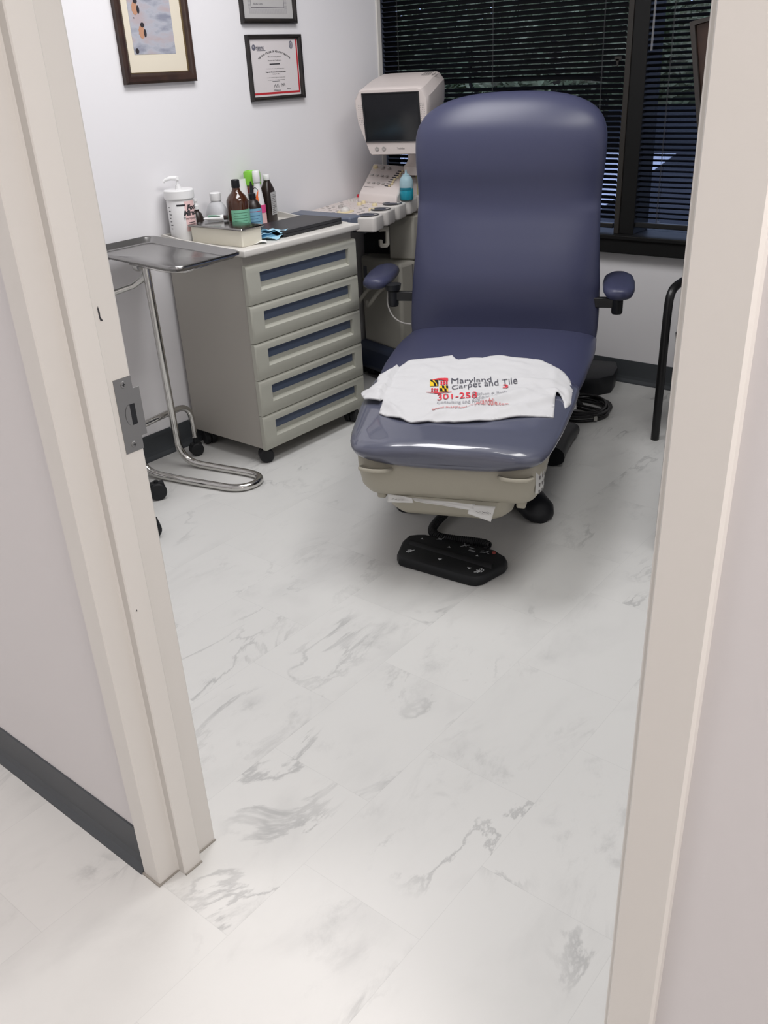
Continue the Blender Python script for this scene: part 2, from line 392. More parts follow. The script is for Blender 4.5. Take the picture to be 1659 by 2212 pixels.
blind('venetian_blind', 'black blind right of the mullion with a clear tilt wand', -1.728, .27, 3.915, 2.34, .715, math.radians(27), 1.5871, wand_x=-1.705)

# ---------------------------------------------------------------- outdoors
ASPH = mat('asphalt', (.020, .021, .027), .9, var=(6, (.03, .031, .038), .3, .7))
struct('ground', MB().box(-40, YB + .3, -.42, 30, 60, -.4), ASPH)
LEAF = mat('leaf', (.17, .22, .10), .7, var=(1.4, (.42, .42, .24), .35, .65))
BARK = mat('bark', (.05, .04, .03), .9)
def tree_mesh(seed, rad, hgt, n):
    rng = random.Random(seed); b = MB()
    for i in range(n):
        while True:
            p = Vector((rng.uniform(-1, 1), rng.uniform(-1, 1), rng.uniform(-1, 1)))
            if .35 < p.length < 1: break
        p = p*(1 + .25*noise.noise(p*2.1 + Vector((seed, 0, 0))))
        c = Vector((p.x*rad, p.y*rad, hgt + p.z*rad*.95)); s = rng.uniform(.05, .10)*rad*.62
        a = Vector((rng.gauss(0, 1), rng.gauss(0, 1), rng.gauss(0, .6))).normalized(); d = a.orthogonal().normalized()
        b.add([c + a*s, c + d*s*.5, c - a*s, c - d*s*.5 + Vector((0, 0, .02))], [(0, 1, 2, 3)])
    return b
for k, (tx, ty, r, h, lab) in enumerate(((-16.6, 21.0, 2.4, 2.6, 'green leafy tree outside, seen through the far left end of the blind'), (-11.4, 20.5, 2.3, 2.2, 'green leafy tree outside, seen in the open gap above the chair back'), (-6.6, 21.0, 2.6, 3.0, 'leafy tree outside, seen through the blind just left of the mullion'), (-22.0, 24.5, 2.5, 3.0, 'leafy tree outside behind the ultrasound monitor, seen through the blind'), (-13.8, 28.0, 2.9, 3.2, 'tall leafy tree standing back between the nearer trees outside'), (-20.6, 31.0, 2.9, 3.4, 'tall leafy tree farthest back outside, left of the chair'), (-6.0, 30.0, 3.0, 3.4, 'tall leafy tree far outside, seen through the right blind'))):
    t = thing('leafy_tree', lab, 'tree', (tx, ty, -.4), 0, 'trees outside the window')
    obj('foliage', tree_mesh(k + 1, r, h + .4, 5200), LEAF, t)
    obj('trunk', MB().tube([(0, 0, 0), (.05, 0, h*.5), (0, .05, h)], [.22, .17, .1], 10), BARK, t)
SUNLIT = mat('sunlit_ground', (.62, .62, .66), .9, var=(3, (.70, .70, .74), .3, .7))  # sunlit patch of the lot; the sun's brightness is put into a paler colour
struct('ground_1', MB().prism([(-5.45, 11.2), (-7.3, 18.2), (-16, 18.2), (-16, 11.0), (-9, 11.2)], -.402, -.39), SUNLIT)

rng = random.Random(21); b = MB()
for i in range(9000):
    c = Vector((rng.uniform(-34, 3), rng.uniform(-1.1, 1.1), rng.uniform(.1, 3.4))); s_ = rng.uniform(.12, .26)
    if abs(c.y) < .8 and c.z < 3: c.y = math.copysign(rng.uniform(.8, 1.15), c.y)
    a = Vector((rng.gauss(0, 1), rng.gauss(0, 1), rng.gauss(0, .7))).normalized(); d = a.orthogonal().normalized()
    b.add([c + a*s_, c + d*s_*.5, c - a*s_, c - d*s_*.5 + Vector((0, 0, .03))], [(0, 1, 2, 3)])
hg = thing('hedge', 'long tall green hedge closing off the lot outside the window', 'hedge', (0, 36, -.4))
obj('foliage', b, LEAF, hg)
obj('hedge_core', MB().box(-34, -.85, 0, 3, .85, 3.2), LEAF, hg)

# ---------------------------------------------------------------- pictures on the left wall
def frame_on_wall(name, label, cat, y0, y1, z0, z1, wl, wr, wb, depth, fm, group=None):
    t = thing(name, label, cat, (XL + .001, (y0+y1)/2, z0), 0, group)
    Y = (y1 - y0)/2; Hh = z1 - z0; b = MB()
    prof = [(0, 0), (0, depth*.75), (.25, depth), (.55, depth*.92), (.8, depth*.72), (1, depth*.55), (1, 0)]
    rings = []
    for (cy, cz, sy, sz, a, c) in ((-Y, 0, 1, 1, wl, wb), (Y, 0, -1, 1, wr, wb), (Y, Hh, -1, -1, wr, wb), (-Y, Hh, 1, -1, wl, wb)):
        rings.append([(d, cy + sy*k*a, cz + sz*k*c) for k, d in prof])
    rings.append(rings[0]); b.loft(rings, False)
    obj('frame', b, fm, t, smooth='auto', angle=25)
    return t, Y, Hh
t, Y, Hh = frame_on_wall('framed_picture', 'tall beach picture with cream mat in a dark brown frame', 'picture', 2.151, 2.479, 1.402, 2.12, .030, .028, .034, .024, WOODF)
obj('fillet', MB().box(.003, -Y + .028, .032, .0125, -Y + .032, Hh - .032).box(.003, Y - .032, .032, .0125, Y - .026, Hh - .032).box(.003, -Y + .028, .031, .0125, Y - .026, .037), GOLD, t)
obj('mat_board', MB().box(.002, -Y + .03, .034, .007, Y - .028, Hh - .03), MATB, t)
art = bpy.data.materials.new('beach_print'); art.use_nodes = True; nt = art.node_tree; bs = nt.nodes['Principled BSDF']; bs.inputs['Roughness'].default_value = .3
tc = nt.nodes.new('ShaderNodeTexCoord'); mp = nt.nodes.new('ShaderNodeMapping'); mp.inputs['Scale'].default_value = (1, 4, 11); nz = nt.nodes.new('ShaderNodeTexNoise'); nz.inputs['Scale'].default_value = 2.2; nz.inputs['Detail'].default_value = 7
rp = nt.nodes.new('ShaderNodeValToRGB'); rp.color_ramp.elements[0].position = .36; rp.color_ramp.elements[1].position = .66
rp.color_ramp.elements[0].color = (.26, .27, .33, 1); rp.color_ramp.elements[1].color = (.46, .38, .39, 1)
e = rp.color_ramp.elements.new(.5); e.color = (.44, .45, .50, 1)
nt.links.new(tc.outputs['Object'], mp.inputs[0]); nt.links.new(mp.outputs[0], nz.inputs['Vector']); nt.links.new(nz.outputs['Fac'], rp.inputs[0]); nt.links.new(rp.outputs[0], bs.inputs['Base Color'])
pr = obj('print', MB().box(.006, -Y + .062, .095, .008, Y - .078, Hh - .07), art, t)
def blob(b, cy, cz, ry, rz, d=.0085, n=20, wob=0):
    b.add([(d, cy + ry*math.cos(2*PI*k/n)*(1 + wob*math.sin(3*k)), cz + rz*math.sin(2*PI*k/n)) for k in range(n)], [tuple(range(n))])
SKIN = mat('print_tan', (.50, .27, .17), .4); DKP = mat('print_dark', (.035, .03, .035), .4)
def one_blob(name, m, par, *a, **k):
    b = MB(); blob(b, *a, **k); return obj(name, b, m, par)
for cy, cz in ((-.073, .240), (-.056, .166)):
    fg = one_blob('print_figure', SKIN, pr, cy, cz, .013, .021, wob=.08)
    one_blob('figure_head', DKP, pr, cy + .006, cz + .022, .009, .008, .0088); one_blob('figure_shadow', DKP, pr, cy + .014, cz - .004, .006, .013, .0088)
one_blob('figure_head', DKP, pr, -.088, .106, .008, .009); one_blob('print_speck', DKP, pr, -.082, .210, .002, .002)

def squiggle(b, fn, y0, z0, w, h, n=60, th=.0009, seed=1):
    rng = random.Random(seed); P = []
    for i in range(n + 1):
        s = i/n; P.append((y0 + w*s + h*.25*math.sin(s*40 + 1), z0 + h*(.5*math.sin(s*37 + seed) + .35*math.sin(s*13 + 2*seed))))
    for (a, c), (d, e) in zip(P, P[1:]):
        L = math.hypot(d - a, e - c) or 1; nx, nz_ = -(e - c)/L*th, (d - a)/L*th
        b.add([fn(a + nx, c + nz_), fn(d + nx, e + nz_), fn(d - nx, e - nz_), fn(a - nx, c - nz_)], [(0, 1, 2, 3)])
# lower certificate
t, Y, Hh = frame_on_wall('framed_certificate', 'college certificate with red border in a black frame, below the other certificate', 'certificate', 2.762, 3.075, 1.313, 1.556, .017, .019, .016, .020, BLKFR, 'black framed certificates on the left wall')
sheet = obj('certificate_sheet', MB().box(.002, -Y + .017, .016, .006, Y - .019, Hh - .016), mat('certificate_paper', (.70, .66, .66), .35), t)
obj('border_stripe', MB().box(.0058, -Y + .018, .023, .0064, Y - .024, .031).box(.0058, Y - .030, .031, .0064, Y - .022, Hh - .018), mat('certificate_red', (.50, .03, .04), .45), sheet)
b = MB(); F = lambda q, r: (.0065, q, r)
def centered(b, s, size, cy, cz, w=1.0, bold=0): add_text(b, s, size, lambda q, r: F(cy + q, cz + r), align='CENTER', font_w=w, bold=bold)
cy = -.004; arc = 'THE OHIO COLLEGE OF PODIATRIC MEDICINE'
for i, ch in enumerate(arc):
    a = (i - (len(arc) - 1)/2)/len(arc)*1.12; R = .170
    add_text(b, ch, .0092, lambda q, r, a=a: F(cy + math.sin(a)*(R + r) + q*math.cos(a), .184 - R + math.cos(a)*(R + r) - q*math.sin(a) - .006), align='CENTER', bold=.0002)
centered(b, 'Office of Continuing Education', .0062, cy, .160)
centered(b, 'Presents this Certificate to', .0072, cy, .146)
centered(b, 'For completion of the continuing medical education course', .0042, cy, .117)
centered(b, 'Diagnostic Ultrasound of the Foot and Ankle', .0064, cy, .104, bold=.0002)
centered(b, 'October 7, 2006', .0058, cy, .096)
centered(b, 'is awarded by the college for credit hours of continuing education', .0040, cy, .084)
centered(b, 'and is approved by the council on podiatric medical education', .0040, cy, .075)
for q0, q1, zz in ((-.032, .028, .133), (-.024, .020, .0706), (-.018, .018, .0395), (-.022, .022, .0355), (.058, .083, .040)): b.box(.0063, cy + q0, zz, .0066, cy + q1, zz + (.004 if zz == .133 else .0012))
squiggle(b, F, -.022, .054, .030, .010, th=.0005, seed=2); squiggle(b, F, .020, .056, .024, .008, th=.0005, seed=5)
obj('certificate_text', b, INK, sheet)
EG = mat('emblem_gray', (.13, .13, .17), .5); EL = mat('emblem_light', (.42, .40, .42), .5)
one_blob('logo_disc', EG, sheet, -.117, .197, .0105, .011, .0066); one_blob('seal', EG, sheet, .098, .204, .0105, .015, .0066)
one_blob('logo_shine', EL, sheet, -.119, .199, .004, .0045, .0069); one_blob('seal_field', EL, sheet, .098, .204, .007, .011, .0069); one_blob('seal_figure', EG, sheet, .098, .203, .0035, .008, .0072)
b = MB(); add_text(b, 'rlaont', .020, lambda q, r: F(-.106 + q, .190 + r), bold=.0004, font_w=.92); b.box(.0063, -.100, .1845, .0066, -.052, .186)
obj('logo_text', b, mat('logo_ink', (.09, .09, .12), .5), sheet)
# upper certificate
t, Y, Hh = frame_on_wall('framed_certificate', 'pale engraved certificate in a black frame at the top edge of the photo', 'certificate', 2.751, 3.060, 1.595, 1.845, .014, .016, .018, .020, BLKFR, 'black framed certificates on the left wall')
sheet = obj('certificate_sheet', MB().box(.002, -Y + .014, .016, .006, Y - .016, Hh - .016), mat('certificate_gray', (.50, .49, .48), .35), t)
b = MB()
for k in range(46): b.box(.0058, -.106 + k*.0046, .034, .0063, -.106 + k*.0046 + .0022, .052)
for k in range(30): b.box(.0058, -.112, .052 + k*.0046, .0063, -.098, .052 + k*.0046 + .002).box(.0058, .092, .052 + k*.0046, .0063, .106, .052 + k*.0046 + .002)
obj('engraved_border', b, mat('engraving', (.36, .35, .36), .5), sheet)
b = MB().box(.0060, -.096, .055, .0066, .090, .057).box(.0060, -.096, .057, .0066, -.0945, .21).box(.0060, .0885, .057, .0066, .090, .21)
add_text(b, 'ISSUED  2005', .009, lambda q, r: F(-.082 + q, .066 + r)); centered(b, 'Doctor of Podiatric Medicine', .0085, -.002, .089)
obj('certificate_text', b, mat('soft_ink', (.12, .11, .13), .6), sheet)

# ---------------------------------------------------------------- drawer cabinet
CX0, CX1, CY0, CY1 = -2.905, -2.458, 2.212, 2.832
cabn = thing('drawer_cabinet', 'beige rolling cabinet with five drawers and long blue handle recesses', 'cabinet', ((CX0+CX1)/2, (CY0+CY1)/2, 0))
ox, oy = (CX0+CX1)/2, (CY0+CY1)/2
x0, x1, y0, y1 = CX0 - ox, CX1 - ox, CY0 - oy, CY1 - oy
obj('body', MB().box(x0, y0 + .004, .066, x1 - .024, y1 - .004, .828), CABB, cabn, bevel=.004)
tp = MB()
tp.loft([[(x0 - .004 + a, y0 - .012 + a, z), (x1 + .012 - a, y0 - .012 + a, z), (x1 + .012 - a, y1 + .012 - a, z), (x0 - .004 + a, y1 + .012 - a, z)] for a, z in ((.004, .826), (0, .830), (0, .848), (.004, .852), (.010, .852), (.013, .847))])
rail = [(x0 - .003, .851), (x0 - .003, .876), (x0 + .012, .876), (x0 + .10, .866), (x1 - .05, .853), (x1 - .05, .851)]
for yy in (y0 - .010, y1 + .002):
    tp.add([(p[0], yy + d, p[1]) for d in (0, .008) for p in rail], [tuple(range(6)), tuple(range(11, 5, -1))] + [(i, (i+1) % 6, 6 + (i+1) % 6, 6 + i) for i in range(6)])
tp.box(x0 - .003, y0 - .010, .851, x0 + .001, y1 + .010, .876)
obj('cabinet_top', tp, TOPW, cabn, bevel=.0015, seg=2)
def drawer_front(z0, z1):
    b = MB(); ya, yb_ = y0 + .064, y1 - .052; za, zb_ = z0 + .046, z1 - .030; xf = x1; xb = x1 - .022
    r = .012
    ys = [y0, ya, yb_, y1]
    # front skin with a rounded top edge
    def zrow(z): return xf if z <= z1 - r else xb + (xf - xb)*1.0
    prof = [(xf - .003, z0), (xf, z0 + .004)]
    top = [(xf - r + r*math.cos(a), z1 - r + r*math.sin(a)) for a in [k*PI/10 for k in range(0, 6)]]
    # lower strip, upper strip (lofted along y), side strips
    def strip(pts, a, c): b.add([(px_, yy, pz) for yy in (a, c) for px_, pz in pts], [(i, i+1, len(pts)+i+1, len(pts)+i) for i in range(len(pts) - 1)])
    strip([(xb, z0)] + prof + [(xf, za)], y0 + .006, y1 - .006)
    strip([(xf, zb_)] + top + [(xb, z1)], y0 + .006, y1 - .006)
    strip([(xf, za), (xf, zb_)], y0 + .006, ya); strip([(xf, za), (xf, zb_)], yb_, y1 - .006)
    # hole walls: sloping lower lip, flat top and ends
    xi = x1 - .017; zm = za + .009
    b.add([(xf, ya, za), (xf, yb_, za), (xi, yb_, zm), (xi, ya, zm)], [(0, 1, 2, 3)])
    b.add([(xf, ya, zb_), (xf, yb_, zb_), (xi, yb_, zb_), (xi, ya, zb_)], [(0, 1, 2, 3)])
    for yy in (ya, yb_): b.add([(xf, yy, za), (xf, yy, zb_), (xi, yy, zb_), (xi, yy, zm)], [(0, 1, 2, 3)])
    b.add([(xi, ya, zm), (xi, yb_, zm), (xi, yb_, zb_), (xi, ya, zb_)], [(0, 1, 2, 3)])
    # ends
    for yy, e in ((y0 + .006, -.006), (y1 - .006, .006)):
        sec = [(xb, z0)] + prof + top + [(xb, z1)]
        cx_ = [( (p[0] if p[0] < xf - .004 else p[0] - .004), yy + e, p[1]) for p in sec]
        b.add([(p[0], yy, p[1]) for p in sec] + cx_, [(i, i+1, len(sec)+i+1, len(sec)+i) for i in range(len(sec) - 1)])
        b.add(cx_, [tuple(range(len(cx_)))])
    return b, (ya, yb_, za, zb_, xi, zm)
for k in range(5):
    zt_ = .791 - k*.1455
    b, q = drawer_front(zt_ - .1435, zt_)
    d = obj('drawer', b, DRAW, cabn, smooth='auto', angle=38)
    ya, yb_, za, zb_, xi, zm = q
    obj('handle_recess', MB().add([(xi + .0006, ya + .0006, zb_ - .0006), (xi + .0006, yb_ - .0006, zb_ - .0006), (xi + .0006, yb_ - .0006, zb_ - .040), (xi + .0006, ya + .0006, zb_ - .040)], [(0, 1, 2, 3)]), BLUEP, d)
def caster(parent, x, y, r=.030, w=.024, rot=0, top=.066, name='caster'):
    m = Matrix.Translation((x, y, 0)) @ Matrix.Rotation(rot, 4, 'Z')
    b = MB()
    for s in (-1, 1):
        b.lathe([(.004, -w/2), (r*.86, -w/2), (r, -w/2 + .004), (r, w/2 - .004), (r*.86, w/2), (.004, w/2)], 24, m @ Matrix.Translation((s*(w/2 + .002), 0, r)) @ Matrix.Rotation(PI/2, 4, 'Y'))
    b.box(-w*.75, -r*.7, r*.9, w*.75, r*.8, r*1.95, m); b.lathe([(.008, r*1.8), (.008, top)], 12, m)
    return obj(name, b, CASTR, parent, smooth='auto', angle=35)
for cx_, cy_, rr in ((x1 - .045, y0 + .035, -.6), (x1 - .045, y1 - .05, .3), (x0 + .05, y0 + .04, 1.2), (x0 + .05, y1 - .05, .2)): caster(cabn, cx_, cy_, rot=rr)

# ---------------------------------------------------------------- instrument stand (stainless, U base) and its tray
st = thing('instrument_stand', 'chrome tube instrument stand with a looped floor base on casters', 'stand', (-2.70, 2.0, 0))
def L(p): return (p[0] + 2.70, p[1] - 2.0, p[2])
def arc3(c, a, b_, n=8):
    # quarter bend from c+a to c+b_
    return [tuple(c[i] + a[i]*math.cos(PI/2*k/n) + b_[i]*math.sin(PI/2*k/n) for i in range(3)) for k in range(n + 1)]
R_ = .0145
base = [L(p) for p in [(-2.712, 1.962, .835), (-2.735, 1.985, .5), (-2.760, 2.008, .12)] + [(-2.757, 2.014, .075), (-2.742, 2.024, .042), (-2.715, 2.036, .022), (-2.68, 2.046, .0155)] + [(-2.60, 2.066, .0145), (-2.50, 2.09, .0145), (-2.45, 2.10, .0145), (-2.41, 2.103, .0145), (-2.375, 2.088, .0145), (-2.358, 2.058, .0145), (-2.358, 2.02, .0145), (-2.375, 1.985, .0145), (-2.41, 1.962, .0145), (-2.45, 1.952, .0145), (-2.60, 1.915, .0145), (-2.72, 1.888, .0155), (-2.76, 1.878, .020), (-2.79, 1.868, .035), (-2.805, 1.863, .06), (-2.81, 1.862, .10), (-2.81, 1.862, .40), (-2.79, 1.84, .835)]]
def smooth_path(P, it=2):
    for _ in range(it):
        Q = [P[0]]
        for a, c in zip(P, P[1:]):
            Q.append(tuple(a[i]*.75 + c[i]*.25 for i in range(3))); Q.append(tuple(a[i]*.25 + c[i]*.75 for i in range(3)))
        Q.append(P[-1]); P = Q
    return P
obj('base_tube', MB().tube(smooth_path(base), R_, 16), CHROME, st, smooth=True)
rear = [L(p) for p in [(-2.80, 1.80, .205), (-2.80, 1.95, .218), (-2.80, 2.06, .225), (-2.80, 2.095, .222), (-2.80, 2.122, .20), (-2.80, 2.13, .16), (-2.80, 2.13, .08)]]
obj('rear_tube', MB().tube(smooth_path([L((-2.80, 1.60, .08)), L((-2.80, 1.60, .17)), L((-2.80, 1.61, .20)), L((-2.80, 1.65, .205))] + rear), .0125, 14), CHROME, st, smooth=True)
obj('cross_brace', MB().tube([L(p) for p in ((-2.815, 1.80, .725), (-2.79, 1.86, .735), (-2.755, 1.925, .75), (-2.732, 1.963, .775), (-2.726, 1.972, .80))], [.012, .011, .010, .013, .014], 12), STEEL, st, smooth=True)
obj('tray_rod', MB().tube([L(p) for p in ((-2.79, 1.84, .835), (-2.83, 1.88, .846), (-2.83, 2.06, .850), (-2.76, 2.10, .847), (-2.50, 2.12, .834), (-2.46, 2.06, .832), (-2.44, 1.92, .832), (-2.50, 1.885, .834), (-2.712, 1.90, .838), (-2.712, 1.962, .838))], .005, 8), CHROME, st, smooth=True)
obj('knob', MB().lathe([(.003, -.014), (.014, -.014), (.017, -.008), (.017, .008), (.014, .014), (.003, .014)], 16, Matrix.Translation(L((-2.735, 1.945, .818))) @ Matrix.Rotation(PI/2, 4, 'Y')), STEEL, st, smooth='auto')
caster(st, -.10, .13, r=.028, w=.018, rot=-.35, top=.085); caster(st, -.10, -.40, r=.028, w=.018, rot=.6, top=.085)
caster(st, .105, -.235, r=.034, w=.020, rot=-.5, top=.075)
caster(st, .338, -.445, r=.034, w=.020, rot=-.5, top=.075)
obj('base_crossbar', MB().tube([L((-2.365, 1.550, .070)), L((-2.62, 1.742, .070)), L((-2.74, 1.815, .072)), L((-2.81, 1.862, .085))], .012, 12), CHROME, st, smooth=True)
# tray: rounded pan with rolled rim
tr = thing('instrument_tray', 'shallow stainless steel tray resting on the chrome stand', 'tray', (-2.635, 1.985, .853), math.radians(4.0))
tr.rotation_euler = (math.radians(-.3), math.radians(2.9), math.radians(2.5))
def rrect(hx, hy, r, n=8):
    P = []
    for cx_, cy_, a0 in ((hx - r, hy - r, 0), (-hx + r, hy - r, PI/2), (-hx + r, -hy + r, PI), (hx - r, -hy + r, 3*PI/2)):
        P += [(cx_ + r*math.cos(a0 + PI/2*k/n), cy_ + r*math.sin(a0 + PI/2*k/n)) for k in range(n + 1)]
    return P
def pan(rings): return [[(x_, y_, z) for x_, y_ in rrect(hx, hy, r)] for hx, hy, r, z in rings]
hx, hy = .247, .160
obj('pan', MB().loft(pan([(.02, .02, .01, .0015), (hx - .028, hy - .028, .02, .0015), (hx - .018, hy - .018, .028, .005), (hx - .009, hy - .009, .034, .020), (hx - .004, hy - .004, .038, .0235), (hx, hy, .041, .021), (hx + .0005, hy + .0005, .041, .0145), (hx - .004, hy - .004, .038, .0125), (hx - .008, hy - .008, .034, .014), (hx - .019, hy - .019, .027, .002), (hx - .03, hy - .03, .02, 0), (.02, .02, .01, 0)])), TRAYM, tr, smooth='auto', angle=60)

# ---------------------------------------------------------------- things on the cabinet
ZT = .8475
# pump jar
t = thing('pump_bottle', 'white cream tub with pump top and pink label reading Foot Miracle', 'pump bottle', (-2.853, 2.271, ZT))
rj = .052
obj('jar', MB().lathe([(.044, 0), (rj - .004, .003), (rj, .012), (rj, .150), (rj - .003, .156)], 40), WHITE, t, smooth='auto', angle=30)
obj('lid', MB().lathe([(rj + .003, .156), (rj + .005, .159), (rj + .005, .186), (rj + .002, .190), (.012, .190), (.012, .198), (.0001, .198)], 40), WHITE, t, smooth='auto', angle=30)
obj('pump', MB().lathe([(.010, .197), (.010, .205), (.005, .206), (.005, .222), (.010, .223), (.0085, .235), (.0001, .236)], 16).tube([(0, 0, .229), (-.012, -.022, .231), (-.022, -.038, .226), (-.027, -.046, .219)], [.009, .008, .006, .005], 10), WHITE, t, smooth='auto', angle=45)
def cyl_map(r, a0, z0, k=1.0): return lambda q, s: ((r)*math.cos(a0 + q/r*k), (r)*math.sin(a0 + q/r*k), z0 + s)
AC = math.atan2(-2.228, 2.80)        # towards the camera
def wrap(b, r, a0, a1, z0, z1, n=16):
    P = [(r*math.cos(a0 + (a1 - a0)*k/n), r*math.sin(a0 + (a1 - a0)*k/n), z) for z in (z0, z1) for k in range(n + 1)]
    return b.add(P, [(k, k + 1, n + 2 + k, n + 1 + k) for k in range(n)])
lb = obj('label', wrap(MB(), rj + .0004, AC + .25, AC + 1.25, .040, .150), mat('label_pink', (.80, .56, .55), .45), t)
b = MB(); add_text(b, 'Foot', .026, cyl_map(rj + .0009, AC + .42, .118), shear=.25, bold=.0012); add_text(b, 'Miracle', .026, cyl_map(rj + .0009, AC + .12, .098), shear=.25, bold=.0012)
wrap(b, rj + .0009, AC - .30, AC + .32, .134, .140)
for i, (a0, a1) in enumerate(((.45, 1.0), (.5, 1.0))): wrap(b, rj + .0009, AC + a0, AC + a1, .070 - i*.012, .0725 - i*.012)
add_text(b, 'Therapeutic', .013, cyl_map(rj + .0009, AC + .08, .083)); 
obj('label_text', b, INK, lb); b = MB()
for i in range(7): wrap(b, rj + .0009, AC - 1.05, AC - .9 + .05*(i % 3), .128 - i*.013, .1305 - i*.013)
obj('side_print', b, INK, t)
# small brown spray bottle behind the tub
t = thing('brown_spray_bottle', 'small brown bottle with white sprayer, half hidden behind the white tub', 'bottle', (-2.874, 2.362, ZT))
obj('bottle', MB().lathe([(.022, 0), (.024, .004), (.024, .070), (.018, .088), (.010, .096), (.010, .104)], 24), DKBR, t, smooth='auto', angle=35)
obj('sprayer', MB().lathe([(.011, .103), (.011, .118), (.006, .120), (.006, .132), (.009, .133), (.009, .142), (.0001, .143)], 16), WHITE, t, smooth='auto', angle=35)
# translucent jug
t = thing('plastic_jug', 'translucent rounded plastic bottle with white cap between the tub and amber bottle', 'bottle', (-2.847, 2.444, ZT))
def ell(hx_, hy_, z, n=32): return [(hx_*math.cos(2*PI*k/n), hy_*math.sin(2*PI*k/n), z) for k in range(n)]
obj('bottle', MB().loft([ell(.048, .030, 0), ell(.054, .036, .006), ell(.055, .037, .066), ell(.052, .035, .084), ell(.043, .031, .102), ell(.028, .026, .116), ell(.020, .020, .122), ell(.019, .019, .128)]), FROST, t, smooth='auto', angle=40)
obj('cap', MB().lathe([(.0215, .126), (.0225, .129), (.022, .154), (.019, .157), (.0001, .1575)], 28), WHITE, t, smooth='auto', angle=35)
# small paper-label tube lying in front of the jug
t = thing('ointment_tube', 'small white and green ointment tube lying in front of the amber bottle', 'tube', (-2.745, 2.345, ZT + .0676), math.radians(40))
obj('tube', MB().loft([[( -.045, -.012*c, -.002*c2), (-.045, .012*c, -.002*c2), (-.045, .012*c, .002*c2), (-.045, -.012*c, .002*c2)] if 0 else [(xx, w*math.cos(2*PI*k/16), hh*math.sin(2*PI*k/16) + .012) for k in range(16)] for xx, w, hh, c, c2 in ((-.045, .015, .002, 1, 1), (-.02, .014, .008, 1, 1), (.03, .012, .012, 1, 1), (.032, .008, .008, 1, 1))]), WHITE, t, smooth='auto')
obj('cap', MB().lathe([(.008, .030), (.009, .032), (.0085, .048), (.0001, .049)], 14, Matrix.Translation((0, 0, .012)) @ Matrix.Rotation(PI/2, 4, 'Y')), DKBR, t, smooth='auto')
obj('stripe', MB().box(-.028, -.013, .0205, .02, .008, .0216), GREENL, t)
t['label'] = 'small white and green ointment tube lying behind the metal box beside the amber bottle'
t['label'] = 'small white and green ointment tube lying on the steel lid, left of the amber bottle'
# amber bottle
t = thing('amber_bottle', 'large amber glass bottle with black cap and green label', 'bottle', (-2.747, 2.467, ZT))
ra = .044
obj('bottle', MB().lathe([(ra - .006, 0), (ra, .006), (ra, .118), (ra - .002, .130), (ra - .010, .146), (ra - .022, .158), (.016, .166), (.0145, .176), (.0145, .182)], 40), AMBER, t, smooth='auto', angle=40)
obj('cap', MB().lathe([(.0155, .176), (.0165, .178), (.0165, .203), (.014, .206), (.0001, .2065)], 28), BLKP, t, smooth='auto', angle=35)
lb = obj('label', wrap(MB(), ra + .0004, AC - .75, AC + 1.5, .030, .097, 24), GREENL, t)
b = MB()
for i in range(5): wrap(b, ra + .0008, AC - .5, AC + .9 - .2*(i % 2), .085 - i*.010, .0868 - i*.010)
obj('label_text', b, mat('label_ink', (.08, .2, .13), .6), lb)
# white tube behind
t = thing('white_tube', 'white squeeze tube standing on its cap behind the amber bottle', 'tube', (-2.874, 2.616, ZT))
obj('tube', MB().loft([[(hx_*math.cos(2*PI*k/24), hy_*math.sin(2*PI*k/24), z) for k in range(24)] for hx_, hy_, z in ((.020, .020, .028), (.021, .022, .06), (.016, .026, .13), (.003, .029, .175), (.002, .029, .186))]), WHITE, t, smooth='auto', angle=50)
obj('cap', MB().lathe([(.017, 0), (.018, .002), (.018, .028), (.0001, .029)], 20), BLKP, t, smooth='auto')
b = MB(); b.box(.0125, -.006, .09, .0215, .016, .098).box(.0125, -.006, .075, .0225, .014, .08)
obj('label_print', b, INK, t)
# green capped can
t = thing('aerosol_can', 'tall dark red can with a lime green cap behind the spray bottle', 'can', (-2.868, 2.672, ZT))
obj('can', MB().lathe([(.031, 0), (.033, .003), (.033, .150), (.030, .156), (.029, .160)], 32), mat('can_print', (.14, .02, .018), .35, var=(30, (.30, .36, .06), .5, .62)), t, smooth='auto', angle=35)
obj('cap', MB().lathe([(.033, .158), (.035, .160), (.035, .205), (.032, .212), (.026, .213), (.024, .209), (.0001, .209)], 36), LIME, t, smooth='auto', angle=35)
# white conical spray bottle
t = thing('conical_bottle', 'slim white bottle with orange flame and pink label', 'bottle', (-2.816, 2.646, ZT))
obj('bottle', MB().lathe([(.022, 0), (.026, .004), (.027, .040), (.026, .070), (.021, .110), (.015, .150), (.0125, .170), (.0125, .180)], 32), WHITE, t, smooth='auto', angle=40)
obj('cap', MB().lathe([(.0145, .172), (.0155, .174), (.0150, .214), (.013, .217), (.0001, .2175)], 24), WHITE, t, smooth='auto', angle=35)
b = MB(); wrap(b, .0275, AC - .55, AC + 1.2, .055, .086); obj('pink_band', b, PINK, t)
b = MB(); wrap(b, .0278, AC - .55, AC + 1.2, .005, .054); obj('pale_band', b, PALEP, t)
b = MB(); P = []
for q, z in ((-.7, .095), (-.25, .088), (-.05, .104), (-.1, .122), (.12, .146), (-.25, .134), (-.5, .122), (-.62, .108)):
    r = .0263 - (z - .070)*.125 + .0012; P.append((r*math.cos(AC + q), r*math.sin(AC + q), z))
b.add(P, [tuple(range(len(P)))]); obj('flame_print', b, ORANGE, t)
